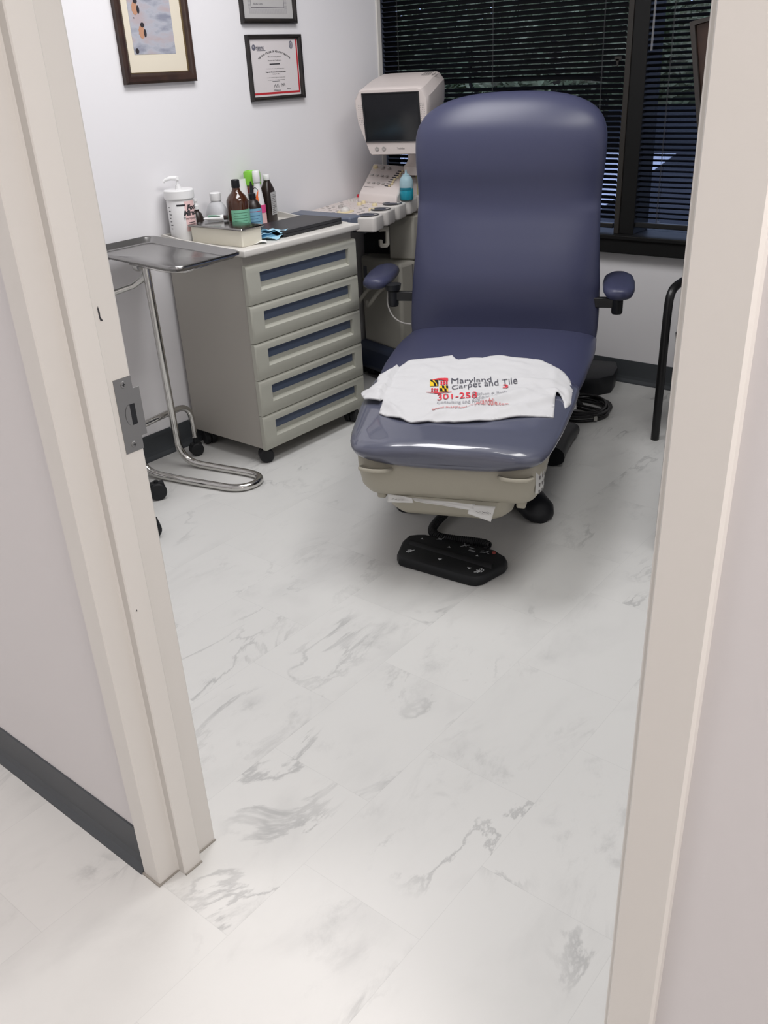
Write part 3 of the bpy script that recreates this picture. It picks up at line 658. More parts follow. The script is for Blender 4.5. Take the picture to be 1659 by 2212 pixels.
# dropper bottle
t = thing('dropper_bottle', 'small dark bottle with pointed black tip and blue label', 'bottle', (-2.777, 2.576, ZT))
obj('bottle', MB().lathe([(.030, 0), (.033, .004), (.033, .080), (.031, .092), (.022, .110), (.013, .118), (.013, .124)], 32), DKBR, t, smooth='auto', angle=40)
obj('nozzle', MB().lathe([(.015, .120), (.015, .138), (.008, .142), (.006, .165), (.003, .185), (.0001, .186)], 20).tube([(0, 0, .15), (.012, .010, .162), (.020, .016, .150)], .0016, 6), BLKP, t, smooth='auto', angle=40)
lb = obj('label', wrap(MB(), .0334, AC - 1.2, AC + 1.3, .018, .084, 24), BLUEL, t)
b = MB(); wrap(b, .0337, AC - .9, AC + .9, .072, .074); obj('label_line', b, RED, lb)
b = MB()
for i in range(3): wrap(b, .0337, AC - .7, AC + .7 - .3*(i % 2), .056 - i*.012, .058 - i*.012)
obj('label_text', b, mat('label_navy', (.03, .08, .16), .6), lb)
# black peroxide bottle (rectangular-shouldered)
t = thing('peroxide_bottle', 'dark brown flat-sided bottle with white cap and white label', 'bottle', (-2.868, 2.752, ZT), math.radians(18))
def oval(hx_, hy_, z, n=28, p=3.2): return [(hx_*math.copysign(abs(math.cos(2*PI*k/n))**(2/p), math.cos(2*PI*k/n)), hy_*math.copysign(abs(math.sin(2*PI*k/n))**(2/p), math.sin(2*PI*k/n)), z) for k in range(n)]
obj('bottle', MB().loft([oval(.023, .033, 0), oval(.025, .036, .004), oval(.025, .036, .115), oval(.023, .034, .128), oval(.014, .017, .158), oval(.012, .012, .164), oval(.012, .012, .172)]), DKBR, t, smooth='auto', angle=40)
obj('cap', MB().lathe([(.0145, .168), (.015, .170), (.015, .186), (.013, .189), (.0001, .1895)], 24), WHITE, t, smooth='auto', angle=35)
lb = obj('label', MB().box(.0250, -.024, .030, .0258, .022, .120), mat('label_gray', (.50, .50, .50), .5), t)
b = MB()
for i in range(11): b.box(.0256, -.019, .036 + i*.0072, .0261, .017 - .008*(i % 3), .0385 + i*.0072)
obj('label_text', b, LINE, lb)
# steel lidded box
t = thing('instrument_box', 'cream enamel box with a shiny steel lid at the cabinet front corner', 'box', (-2.655, 2.310, ZT), math.radians(1.5))
obj('box_body', MB().loft([[(x_, y_, z) for x_, y_ in rrect(hx_, hy_, .006, 3)] for hx_, hy_, z in ((.136, .050, 0), (.138, .052, .003), (.139, .053, .060))]), CREAMB, t, smooth='auto', angle=35)
LIDM = mat('lid_steel', (.30, .29, .28), .16, 1)
obj('box_lid', MB().loft([[(x_, y_, z) for x_, y_ in rrect(hx_, hy_, .006, 3)] for hx_, hy_, z in ((.139, .053, .059), (.146, .060, .0595), (.147, .061, .063), (.144, .058, .067), (.10, .03, .0675))]), LIDM, t, smooth='auto', angle=35)
b = obj('paper_tissue', MB(), PAPER)
bpy.data.objects.remove(b)
def crumple(nx, ny, sx, sy, amp, seed, base=.002):
    b = MB(); P = []
    for i in range(nx + 1):
        for j in range(ny + 1):
            x_ = (i/nx - .5)*sx; y_ = (j/ny - .5)*sy; e = 1 + .12*noise.noise(Vector((x_*40, y_*40, seed + 5)))
            P.append((x_*e, y_*e, base + amp*max(0, .55 + .8*noise.noise(Vector((x_*28, y_*28, seed)))) ))
    return b.add(P, [(i*(ny+1)+j, (i+1)*(ny+1)+j, (i+1)*(ny+1)+j+1, i*(ny+1)+j+1) for i in range(nx) for j in range(ny)])
o = obj('paper_tissue', crumple(12, 9, .075, .05, .010, 3), PAPER, smooth=True, solid=.001); o.location = (-2.530, 2.345, ZT); o.rotation_euler = (0, 0, .9)
tag(o, 'crumpled white tissue under the right end of the cream box', 'tissue')
# blue wrapped wipes
for k, (wx, wy, rz, dz, lab) in enumerate(((-2.560, 2.435, .4, 0, 'blue foil wipe packet at the front of the small heap beside the cream box'), (-2.595, 2.450, -.5, .006, 'blue foil wipe packet in the middle of the small heap beside the cream box'), (-2.568, 2.468, 1.3, .012, 'blue foil wipe packet on top of the heap, against the laptop corner'), (-2.625, 2.448, .1, .004, 'blue foil wipe packet at the back of the heap, tucked beside the box lid'))):
    o = obj('wipe_packet', crumple(12, 10, .098, .072, .018, 11 + k*3), mat('blue_foil', (.25, .55, .75), .35, var=(60, (.45, .68, .80), .4, .6)) if k == 0 else bpy.data.materials['blue_foil'], smooth=True, solid=.0012)
    o.location = (wx, wy, ZT + dz); o.rotation_euler = (.12*math.sin(k*2), .12*math.cos(k*3), rz); tag(o, lab, 'wipe packet', 'blue foil wipe packets')
# laptop
t = thing('laptop', 'closed black laptop lying at the far end of the cabinet top', 'laptop', (-2.630, 2.655, ZT + .0012), math.radians(1.5))
obj('base', MB().loft([[(x_, y_, z) for x_, y_ in rrect(.108, .176, .012, 5)] for z in (0, .012)]), LAPT, t, bevel=.002)
obj('lid', MB().loft([[(x_*s, y_*s, z) for x_, y_ in rrect(.108, .176, .012, 5)] for s, z in ((1, .0125), (1.0, .021), (.985, .023))]), LAPT, t, smooth='auto', angle=35)

# ---------------------------------------------------------------- ultrasound machine
us = thing('ultrasound_machine', 'cream ultrasound machine with monitor and sloping control console behind the chair', 'ultrasound machine', (-2.70, 3.45, 0))
def U(p): return (p[0] + 2.70, p[1] - 3.45, p[2])
def US(name, mb, m, parent=us, **k):
    mb.v = [U(p) for p in mb.v]; return obj(name, mb, m, parent, **k)
def prism_pts(poly, z0, z1, inset=.008):
    cx_ = sum(p[0] for p in poly)/len(poly); cy_ = sum(p[1] for p in poly)/len(poly)
    return MB().prism(poly, z0, z1)
body = US('body', MB().prism([(-2.568, 3.255), (-2.560, 3.84), (-2.885, 3.84), (-2.885, 3.345)], .175, .60), USG, bevel=.018, seg=3)
US('door_seam', MB().box(-2.5685, 3.345, .19, -2.5645, 3.349, .585), LINE)
US('base', MB().prism([(-2.545, 3.215), (-2.53, 3.86), (-2.905, 3.86), (-2.905, 3.305)], .045, .185), NAVY, bevel=.03, seg=3)
for cx_, cy_ in ((-2.60, 3.29), (-2.60, 3.80), (-2.85, 3.36), (-2.85, 3.80)):
    caster(us, cx_ + 2.70, cy_ - 3.45, r=.028, w=.022, top=.06)
US('column', MB().prism([(-2.685, 3.325), (-2.565, 3.36), (-2.565, 3.62), (-2.70, 3.62)], .60, .80), USG, bevel=.01)
US('rear_cover', MB().prism([(-2.90, 3.40), (-2.70, 3.46), (-2.70, 3.70), (-2.90, 3.70)], .60, .80), BLKP)
US('rear_tower', MB().prism([(-2.90, 3.44), (-2.60, 3.44), (-2.60, 3.80), (-2.90, 3.80)], .80, .96), USC, bevel=.02)
# console top: a trapezoid that slopes up towards the back
def ctop(x_, y_): return .848 + (y_ - 2.97)*.055
def slab(poly, zf, dz):
    n = len(poly); P = [(x_, y_, zf(x_, y_) - dz) for x_, y_ in poly] + [(x_, y_, zf(x_, y_)) for x_, y_ in poly]
    return MB().add(P, [tuple(reversed(range(n))), tuple(range(n, 2*n))] + [(i, (i+1) % n, n + (i+1) % n, n + i) for i in range(n)])
US('console', slab([(-2.903, 2.972), (-2.545, 2.972), (-2.535, 3.0), (-2.625, 3.44), (-2.905, 3.44)], ctop, .045), USC, bevel=.012, seg=3)
US('front_handle', slab([(-2.906, 2.905), (-2.62, 2.895), (-2.56, 2.915), (-2.54, 2.972), (-2.58, 2.985), (-2.87, 2.985), (-2.906, 2.985)], lambda a, c: ctop(a, c) + .012, .034), NAVY if 0 else mat('handle_slate', (.12, .14, .19), .4), bevel=.006)
US('under_tray', slab([(-2.90, 2.975), (-2.53, 2.975), (-2.60, 3.33), (-2.90, 3.33)], lambda a, c: ctop(a, c) - .046, .018), CUPG)
# transducer cup rail on the right edge
edge0 = Vector((-2.512, 2.985)); edge1 = Vector((-2.632, 3.50)); ed = (edge1 - edge0).normalized(); en = Vector((ed.y, -ed.x))
rm = US('cup_rail', slab([tuple(edge0 - en*.045), tuple(edge0 + en*.014), tuple(edge1 + en*.014), tuple(edge1 - en*.045)], lambda a, c: ctop(a, c) - .006, .042), USW, bevel=.006)
for k in range(5):
    s0 = -.025 + k*.118; s1 = s0 + .098
    a, c = edge0 + ed*s0, edge0 + ed*s1
    poly = [tuple(a - en*.055), tuple(a + en*.028), tuple(a + en*.040 + ed*.012), tuple(c + en*.040 - ed*.012), tuple(c + en*.028), tuple(c - en*.055)]
    lobe = US('cup_lobe', slab(poly, lambda q, w: ctop(q, w) + .006, .062), USW, rm, bevel=.016, seg=4)
    if k < 3:
        mid = (a + c)/2 - en*.012; zz = ctop(mid.x, mid.y) + .0065
        T = Matrix.Translation((mid.x, mid.y, zz)) @ Matrix.Rotation(math.atan2(ed.y, ed.x), 4, 'Z') @ Matrix.Diagonal((1.0, 1.08, 1, 1))
        cp = US('cup_liner', MB().lathe([(.040, 0), (.042, .003), (.037, .004), (.034, .001), (.030, .0005), (.0001, .0004)], 28, T), CUPG, lobe, smooth='auto', angle=40)
        US('cup_slot', MB().lathe([(.030, .0008), (.026, .0012), (.0001, .0014)], 24, T @ Matrix.Translation((.006, .006, 0)) @ Matrix.Diagonal((.85, .8, 1, 1))), NAVY, cp)
# trackball and keys
def on_console(x_, y_): return Matrix.Translation((x_, y_, ctop(x_, y_))) @ Matrix.Rotation(.055, 4, 'X')
US('trackball_ring', MB().lathe([(.038, -.001), (.038, .003), (.030, .005), (.0001, .0052)], 28, on_console(-2.705, 3.055)), KEYY, smooth='auto')
US('trackball', MB().lathe([(.022*math.cos(a), .004 + .018*math.sin(a)) for a in [k*PI/16 for k in range(0, 8)]] + [(.0001, .022)], 28, on_console(-2.705, 3.055)), USW, smooth='auto', angle=60)
for kx, ky, r, m in ((-2.595, 3.105, .014, KEYY), (-2.655, 3.20, .012, KEYY), (-2.745, 3.20, .011, KEYY), (-2.75, 3.235, .010, KEYY), (-2.79, 3.12, .011, KEYG), (-2.88, 3.36, .013, RED)):
    US('knob', MB().lathe([(r, -.001), (r*.95, .010), (r*.8, .012), (.0001, .0125)], 20, on_console(kx, ky)), m, smooth='auto', angle=45)
rng = random.Random(4); kb = []
for i in range(7):
    for j in range(8):
        kx = -2.875 + i*.040 + rng.uniform(-.004, .004); ky = 2.995 + j*.032
        if math.hypot(kx + 2.705, ky - 3.055) < .052 or kx > -2.55 - (ky - 2.97)*.25 - .05 or rng.random() < .18: continue
        if any(math.hypot(kx - q[0], ky - q[1]) < .022 for q in ((-2.595, 3.105), (-2.655, 3.20), (-2.745, 3.20), (-2.79, 3.12))): continue
        w = rng.choice((.006, .007, .010)); d = .005
        kk = US('key', MB().box(-w, -d, -.001, w, d, .0025, on_console(kx, ky)), KEYG if rng.random() < .55 else USC, bevel=.001)
for i in range(10):
    US('key', MB().lathe([(.007, -.001), (.006, .008), (.0001, .009)], 12, on_console(-2.86 + i*.023 + .01*(i > 4), 3.262 - .004*(i % 2))), USW, smooth='auto')
# upper sloping panel
A0, A1, B0, B1 = Vector((-2.795, 3.26, .905)), Vector((-2.578, 3.265, .897)), Vector((-2.862, 3.45, 1.008)), Vector((-2.667, 3.49, .995))
def PN(s, v, h=0):
    p = (A0*(1-s) + A1*s)*(1-v) + (B0*(1-s) + B1*s)*v
    n = (A1 - A0).cross(B0 - A0).normalized()
    return tuple(p + n*h)
pan_ = MB()
P = [PN(0,0), PN(1,0), PN(1,1), PN(0,1)]; low = [(A0.x - .005, A0.y - .012, ctop(A0.x, A0.y) - .004), (A1.x + .004, A1.y - .012, ctop(A1.x, A1.y) - .004), (B1.x, B1.y + .04, .86), (B0.x, B0.y + .04, .86)]
bk = [(B1.x - .005, B1.y + .05, .99), (B0.x, B0.y + .05, 1.0)]
pan_.add(P + low + bk, [(0,1,2,3), (4,5,1,0), (5,6,8,2,1), (7,4,0,3,9), (2,8,9,3), (6,7,9,8), (7,6,5,4)])
panel = US('control_panel', pan_, USC, bevel=.010, seg=3)
def on_panel(s, v):
    p = Vector(PN(s, v)); ex = (A1 - A0).normalized(); n = (A1 - A0).cross(B0 - A0).normalized(); ey = n.cross(ex)
    return Matrix(((ex.x, ey.x, n.x, p.x), (ex.y, ey.y, n.y, p.y), (ex.z, ey.z, n.z, p.z), (0, 0, 0, 1)))
for s, m in ((.12, KEYY), (.30, KEYG), (.46, KEYG)):
    US('knob', MB().lathe([(.012, -.001), (.011, .009), (.0001, .010)], 18, on_panel(s, .88)), m, panel, smooth='auto', angle=45)
for r_, n, v in ((0, 4, .62), (1, 4, .36)):
    for i in range(n): US('key', MB().box(-.007, -.005, -.001, .007, .005, .002, on_panel(.12 + i*.13, v)), KEYG, panel, bevel=.001)
b = MB()
for i in range(5): b.box(-.004, -.001, 0, .004, .001, .0006, on_panel(.08 + .05*i, .22))
US('panel_print', b, LINE, panel)
for i in range(8):
    s0 = .60 + .012*i; v = .30 + .075*i
    US('slider_slot', MB().box(-.020, -.0022, -.0005, .016, .0022, .0006, on_panel(.66 + .022*i, v)), INK, panel)
    US('slider', MB().box(-.005, -.004, -.001, .005, .004, .006, on_panel(.70 + .024*i + .02*math.sin(i*1.7), v)), KEYY, panel, bevel=.001)
b = MB().box(-.006, -.002, 0, .006, .002, .0006, on_panel(.93, .80)).box(-.003, -.002, 0, .004, .002, .0006, on_panel(.90, .70))
US('panel_mark', b, LINE, panel)
# neck and monitor
US('monitor_neck', MB().lathe([(.072, .97), (.072, 1.005), (.058, 1.02), (.052, 1.035), (.052, 1.085)], 32, Matrix.Translation((-2.60, 3.47, 0))), USC, smooth='auto', angle=35)
T = Matrix.Translation((-2.574, 3.245, 1.222)) @ Matrix.Rotation(math.radians(20), 4, 'Z') @ Matrix.Rotation(math.radians(9), 4, 'X')
out = [(-.118, -.150), (-.110, -.156), (.110, -.156), (.118, -.150), (.160, -.02), (.165, .045), (.163, .075), (.140, .108), (.125, .114), (-.125, .114), (-.140, .108), (-.163, .075), (-.165, .045), (-.160, -.02)]
scr = [(-.120, -.093), (.120, -.093), (.120, .093), (-.120, .093)]
def mring(s, y_, dz=0, sz=None): return [T @ Vector((p[0]*s, y_, p[1]*(sz or s) + dz)) for p in out]
mn = MB().loft([mring(.965, .0), mring(1.0, .012), mring(1.0, .05), mring(1.0, .10, .003), mring(.985, .19, .012, .97), mring(.94, .29, .016, .92), mring(.86, .36, .014, .85), mring(.80, .365, .013, .80)])
mon = US('monitor', mn, USC, smooth='auto', angle=28)
bz = MB()
rings = [[T @ Vector((p[0]*k, y_, p[1]*k)) for p in scr] for k, y_ in ((1.07, -.0005), (1.055, -.006), (1.0, -.004), (.985, .004))]
bz.loft(rings, False)
US('screen_bezel', bz, BLKP, mon)
US('screen', MB().add([T @ Vector((p[0]*1.02, -.0018 - .0005, p[1]*1.02)) for p in scr], [(0,1,2,3)]), SCREEN, mon)
for kx in (-.080, -.048):
    US('button', MB().lathe([(.009, 0), (.0095, .002), (.007, .003), (.004, .0015), (.0001, .0015)], 20, T @ Matrix.Translation((kx, .0, -.127)) @ Matrix.Rotation(PI/2, 4, 'X')), KEYG, mon, smooth='auto')
b = MB(); add_text(b, 'Toshiba', .011, lambda q, r: T @ Vector((.012 + q, -.0008, -.131 + r))); US('monitor_logo', b, LINE, mon)
for side in (-1, 1):
    b = MB()
    for i in range(10):
        for j in range(3):
            b.lathe([(.0016, 0), (.0001, .0003)], 6, T @ Matrix.Translation((side*(.134 + j*.0075 - abs(i-5)*.0007), -.0004 - .0, .052 - i*.0085)) @ Matrix.Rotation(PI/2, 4, 'X'))
    US('speaker_grille', b, LINE, mon)
b = MB()
for i in range(6):
    b.box(-.0012, 0, 0, .0012, .052, .0012, T @ Matrix.Translation((.085 + i*.0095, .20 , .1245 - max(0, i - 3)*.0062)) @ Matrix.Rotation(math.radians(5), 4, 'X') @ Matrix.Rotation(math.radians(-14), 4, 'Z'))
US('vent_slots', b, LINE, mon)
# cable hooks
hk = MB()
hp = [(0, .09), (.045, .09), (.045, .012), (.034, 0), (.006, 0), (0, .010), (0, .034), (.014, .034), (.014, .016), (.030, .016), (.030, .070), (0, .070)]
hk.prism(hp, -.011, .011, Matrix.Translation((-2.545, 3.085, .705)) @ Matrix.Rotation(math.radians(55), 4, 'Z') @ Matrix.Rotation(PI/2, 4, 'X'))
US('cable_hook', hk, USG, bevel=.002)
for hx_ in (-2.79, -2.72):
    US('lead_hook', MB().tube(smooth_path([(hx_ + .03, 3.30, .475), (hx_ + .03, 3.24, .465), (hx_ + .022, 3.205, .435), (hx_, 3.20, .405), (hx_ - .025, 3.215, .395), (hx_ - .04, 3.235, .41)]), .0095, 10), USG, smooth=True)
US('lead_cord', MB().tube(smooth_path([(-2.655, 3.27, .47), (-2.64, 3.235, .42), (-2.60, 3.22, .365), (-2.555, 3.23, .335), (-2.51, 3.25, .33)]), .004, 8), USW, smooth=True)
US('vent_plate', MB().box(-2.855, 3.33, .49, -2.775, 3.334, .555, Matrix.Identity(4)), CUPG)
# gel bottle and probe standing in the rail
t = thing('gel_bottle', 'squeeze bottle half full of teal gel standing on the console rail', 'bottle', (-2.571, 3.328, .8745))
obj('gel', MB().lathe([(.027, 0), (.030, .004), (.031, .035), (.030, .050)], 24), TEAL, t, smooth='auto')
obj('bottle', MB().lathe([(.030, .050), (.031, .06), (.030, .082), (.024, .096), (.016, .103)], 24), TEALC, t, smooth='auto', angle=50)
obj('nozzle', MB().lathe([(.017, .101), (.016, .108), (.006, .112), (.003, .128), (.0001, .129)], 16), TEALC, t, smooth='auto', angle=40)
b = MB(); wrap(b, .0316, -2.2, -.2, .044, .054); obj('label_script', b, mat('teal_ink', (.01, .18, .25), .5), t)
t = thing('probe_handle', 'pale yellow probe handle standing in the console rail beside the gel bottle', 'probe', (-2.602, 3.462, .876))
obj('handle', MB().loft([oval(.018, .012, 0, 20, 2.4), oval(.017, .012, .05, 20, 2.4), oval(.015, .012, .085, 20, 2.4), oval(.016, .012, .095, 20, 2.4)]), CREAMY, t, smooth='auto')
obj('head', MB().tube([(.014, 0, .098), (-.02, -.012, .102), (-.045, -.022, .100)], [.012, .013, .010], 12), CREAMY, t, smooth='auto')
# clutter behind the machine: a dark printer and a cardboard box on a low shelf
t = thing('shelf_unit', 'low gray shelf squeezed between the ultrasound machine and window wall', 'shelf', (-2.40, 3.72, 0))
for zz in (.58, .30): obj('shelf_board', MB().box(-.13, -.13, zz - .02, .13, .13, zz), USG, t)
for sx in (-.125, .115): obj('side_panel', MB().box(sx, -.13, 0, sx + .01, .13, .58), USG, t)
cb = obj('cardboard_box', MB().box(-.08, -.09, 0, .08, .09, .10), CARD, bevel=.002); cb.location = (-2.40, 3.70, .581); tag(cb, 'brown cardboard box under the black printer beside the ultrasound machine', 'box')
t = thing('printer', 'black printer stacked on the brown cardboard box behind the chair', 'printer', (-2.40, 3.70, .682))
obj('housing', MB().box(-.11, -.10, 0, .11, .10, .17), BLKP, t, bevel=.01)
obj('paper_slot', MB().box(-.06, -.103, .06, .06, -.0995, .075), LINE, t)

# ---------------------------------------------------------------- examination chair
ANG = math.atan2(.4, .917); CO = Vector((-1.795, 2.89, 0))
ch = thing('examination_chair', 'blue vinyl powered examination chair with reclined back and beige foot housing', 'chair', tuple(CO), ANG)
# local frame: x across (right in the photo), y towards the back, z up; u = -y
def interp(T_, x_):
    for (a, c), (d, e) in zip(T_, T_[1:]):
        if x_ <= d: s = (x_ - a)/(d - a); s = max(0, min(1, s)); s = s*s*(3 - 2*s) if 0 else s; return c + (e - c)*s
    return T_[-1][1]
def cushion(secs, n=40, p=3.0):
    # secs: (y, half width, z mid, half thickness)
    R = []
    for y_, w, zm, h in secs:
        ring = []
        for k in range(n):
            a = 2*PI*(k + .5)/n; c, s = math.cos(a), math.sin(a)
            ring.append((w*math.copysign(abs(c)**(2/p), c), y_, zm + h*math.copysign(abs(s)**(2/2.2), s)))
        R.append(ring)
    return MB().loft(R)
SW = [(0, .366), (.15, .372), (.35, .362), (.55, .346), (.75, .336), (.95, .310), (1.04, .296), (1.2, .28)]
def ztop(u): return interp([(-.1, .492), (0, .497), (.15, .505), (.40, .506), (.56, .496), (.62, .492), (.80, .480), (1.0, .462), (1.08, .452)], u)
def hw(u): return interp(SW, u)
seat = []
for u, k, h in ((-.10, .96, .8), (-.085, .985, .95), (-.03, 1, 1), (.1, 1, 1), (.2, 1, 1), (.3, 1, 1), (.4, 1, 1), (.48, 1, 1), (.535, .995, .98), (.552, .985, .9), (.558, .97, .7)):
    seat.append((-u, hw(max(0, u))*k, ztop(u) - .05, .05*h))
obj('seat', cushion(seat), VINYL, ch, smooth='auto', angle=60)
leg = []
for u, k, h in ((.560, .97, .7), (.566, .985, .9), (.585, 1, 1), (.7, 1, 1), (.8, 1, 1), (.9, 1, 1), (.98, 1, 1), (1.04, .985, 1), (1.075, .95, .97), (1.10, .90, .88), (1.118, .82, .72), (1.128, .70, .5), (1.132, .55, .3)):
    leg.append((-u + max(0, u - 1.0)*.2, hw(u)*k, ztop(u) - .039, .039*h))
lr = obj('leg_rest', cushion(leg), VINYL, ch, smooth='auto', angle=60)
cov = []
for u, k, h in ((.60, 1.006, 1.05), (.7, 1.008, 1.06), (.8, 1.006, 1.06), (.9, 1.01, 1.07), (.98, 1.008, 1.06), (1.04, 1.0, 1.07), (1.078, .968, 1.06), (1.106, .92, 1.0), (1.126, .84, .84), (1.138, .73, .6), (1.143, .57, .36)):
    cov.append((-u + max(0, u - 1.0)*.2, hw(u)*k, ztop(u) - .039, .0395*h + .001))
cv = cushion(cov, 64)
for i, p in enumerate(cv.v):
    w = noise.noise(Vector((p[0]*22, p[1]*9, p[2]*18))); e = max(0, abs(p[0]) - .2)/.1 + max(0, -p[1] - 1.05)/.05
    cv.v[i] = (p[0]*(1 + .006*w*min(1, e)), p[1] - .003*w*min(1.5, e), p[2] + .0018*w*min(1.5, e))
obj('plastic_cover', cv, PLASTIC, ch, smooth='auto', angle=70)
# back
bs_ = [(0, .362, .055, 0), (.05, .366, .058, .004), (.14, .366, .062, .022), (.22, .362, .062, .030), (.30, .356, .060, .020), (.40, .350, .056, .002), (.48, .347, .054, -.010), (.55, .347, .056, -.004), (.62, .351, .060, .012), (.70, .354, .062, .022), (.755, .350, .062, .022), (.80, .332, .060, .014), (.835, .300, .056, .004), (.862, .250, .050, -.006), (.880, .190, .042, -.014), (.890, .120, .034, -.022), (.895, .05, .02, -.03)]
def bset(s):
    n = len(bs_)
    for k in range(n - 1):
        a, c = bs_[k], bs_[k+1]
        if s <= c[0]:
            p, d = bs_[max(0, k-1)], bs_[min(n-1, k+2)]; h = c[0] - a[0]; q = (s - a[0])/h; r = []
            for i in range(1, 4):
                m0 = (c[i] - p[i])/(c[0] - p[0]); m1 = (d[i] - a[i])/(d[0] - a[0])
                r.append((2*q**3 - 3*q*q + 1)*a[i] + (q**3 - 2*q*q + q)*h*m0 + (-2*q**3 + 3*q*q)*c[i] + (q**3 - q*q)*h*m1)
            return tuple(r)
    return bs_[-1][1:]
rec = math.radians(11); bx0 = Vector((0, .040, .440))
R = []; N_ = 56
svals = [i*.02 for i in range(0, 38)] + [.755, .77, .785, .80, .815, .83, .845, .858, .869, .878, .885, .890, .8935, .8955]
for s in svals:
    w, h, f = bset(s); ring = []
    for k in range(N_):
        a = 2*PI*(k + .5)/N_; c, sn = math.cos(a), math.sin(a)
        lx = w*math.copysign(abs(c)**(2/3.2), c); ln = h*math.copysign(abs(sn)**(2/2.4), sn)
        fwd = f*max(0, 1 - (lx/.36)**4) if s < .5 else f
        if ln > 0:
            fr_ = 1 - (lx/max(w, .01))**2
            ln += fwd
        # local: forward normal = (0,-cos rec, sin rec); along = (0, sin rec, cos rec)
        ring.append((lx, bx0.y + s*math.sin(rec) - ln*math.cos(rec), bx0.z + s*math.cos(rec) + ln*math.sin(rec)))
    R.append(ring)
obj('backrest', MB().loft(R), VINYL, ch, smooth='auto', angle=75)
# armrests
for sgn, pad, rot_, name in ((-1, (-.53, .215, .640), .06, 'l'), (1, (.432, .100, .640), .04, 'r')):
    m = Matrix.Translation(pad) @ Matrix.Rotation(rot_, 4, 'Z')
    secs_ = []
    for s, w, h in ((-.165, .014, .010), (-.158, .032, .019), (-.140, .048, .024), (-.08, .057, .027), (.03, .060, .028), (.11, .055, .027), (.145, .042, .023), (.165, .018, .012)):
        secs_.append((s, w, 0, h))
    cm = cushion(secs_, 28, 2.4); cm.v = [m @ Vector(p) for p in cm.v]
    ap = obj('armrest', cm, VINYL, ch, smooth='auto', angle=70)
    hx_ = -.452 if sgn < 0 else .432; hy_ = .10 if sgn < 0 else .05
    b = MB().lathe([(.018, .545), (.021, .552), (.021, .605), (.030, .612), (.034, .634), (.0001, .636)], 20, Matrix.Translation((hx_, hy_, 0)))
    obj('arm_pivot', b, BLKP, ap, smooth='auto', angle=40)
    ab = MB().box(min(hx_, sgn*.30), hy_ - .012, .568, max(hx_, sgn*.30), hy_ + .012, .606)
    obj('arm_bracket', ab, BLKM, ch, bevel=.004)
# foot housing
def hring(z, u1, w, r, u0=.62, e=0):
    P = rrect(w, (u1 - u0)/2, r, 6); cy_ = -(u1 + u0)/2
    return [(x_, y_ + cy_, z + e*0) for x_, y_ in P]
hs = obj('foot_housing', MB().loft([hring(.262, 1.045, .235, .05), hring(.268, 1.062, .256, .06), hring(.290, 1.078, .272, .075), hring(.330, 1.085, .279, .08), hring(.375, 1.085, .281, .08), hring(.392, 1.075, .279, .08)]), BEIGE, ch, smooth='auto', angle=50)
for gx in (-.205, .208):
    T2 = Matrix.Translation((gx, -1.088, .360)) @ Matrix.Rotation(math.radians(-14), 4, 'X') @ Matrix.Diagonal((1.0, .85, .9, 1))
    obj('grip_lip', MB().lathe([(.045, -.006), (.052, -.003), (.053, .004), (.050, .008), (.044, .007), (.030, .002), (.0001, .001)], 32, T2), BEIGE, hs, smooth='auto', angle=45)
def on_corner(a, z, r=.0808): return (.199 + r*math.cos(a), -1.005 - r*math.sin(a), z)
mb = MB(); A_ = [-.10 + .16*i for i in range(6)]
mb.add([on_corner(a, z) for z in (.300, .372) for a in A_], [(i, i + 1, 7 + i, 6 + i) for i in range(5)])
st_ = obj('label_sticker', mb, mat('sticker', (.60, .60, .58), .5), hs)
for i in range(3):
    for j in range(3):
        a0 = -.02 + .22*j; z0 = .352 - .022*i
        obj('control_icon', MB().add([on_corner(a0, z0, .0812), on_corner(a0 + .12, z0, .0812), on_corner(a0 + .10, z0 - .010, .0812), on_corner(a0 + .02, z0 - .012, .0812)], [(0, 1, 2, 3)]), LINE, st_)
# pull-out tray below
def tring(z, u1, w, r, u0=.66):
    P = rrect(w, (u1 - u0)/2, r, 6); cy_ = -(u1 + u0)/2
    return [(x_, y_*1.0 + cy_ - .03*(1 - (x_/w)**2)*(y_ < 0), z) for x_, y_ in P]
ft = obj('foot_tray', MB().loft([tring(.190, .99, .150, .05), tring(.196, 1.02, .175, .05), tring(.215, 1.035, .190, .05), tring(.262, 1.040, .196, .045)]), BEIGE, ch, smooth='auto', angle=50)
for gx in (-.208, .218): obj('tray_bracket', MB().box(gx - .014, -1.035, .238, gx + .014, -.75, .275), BEIGE, ch, bevel=.006)
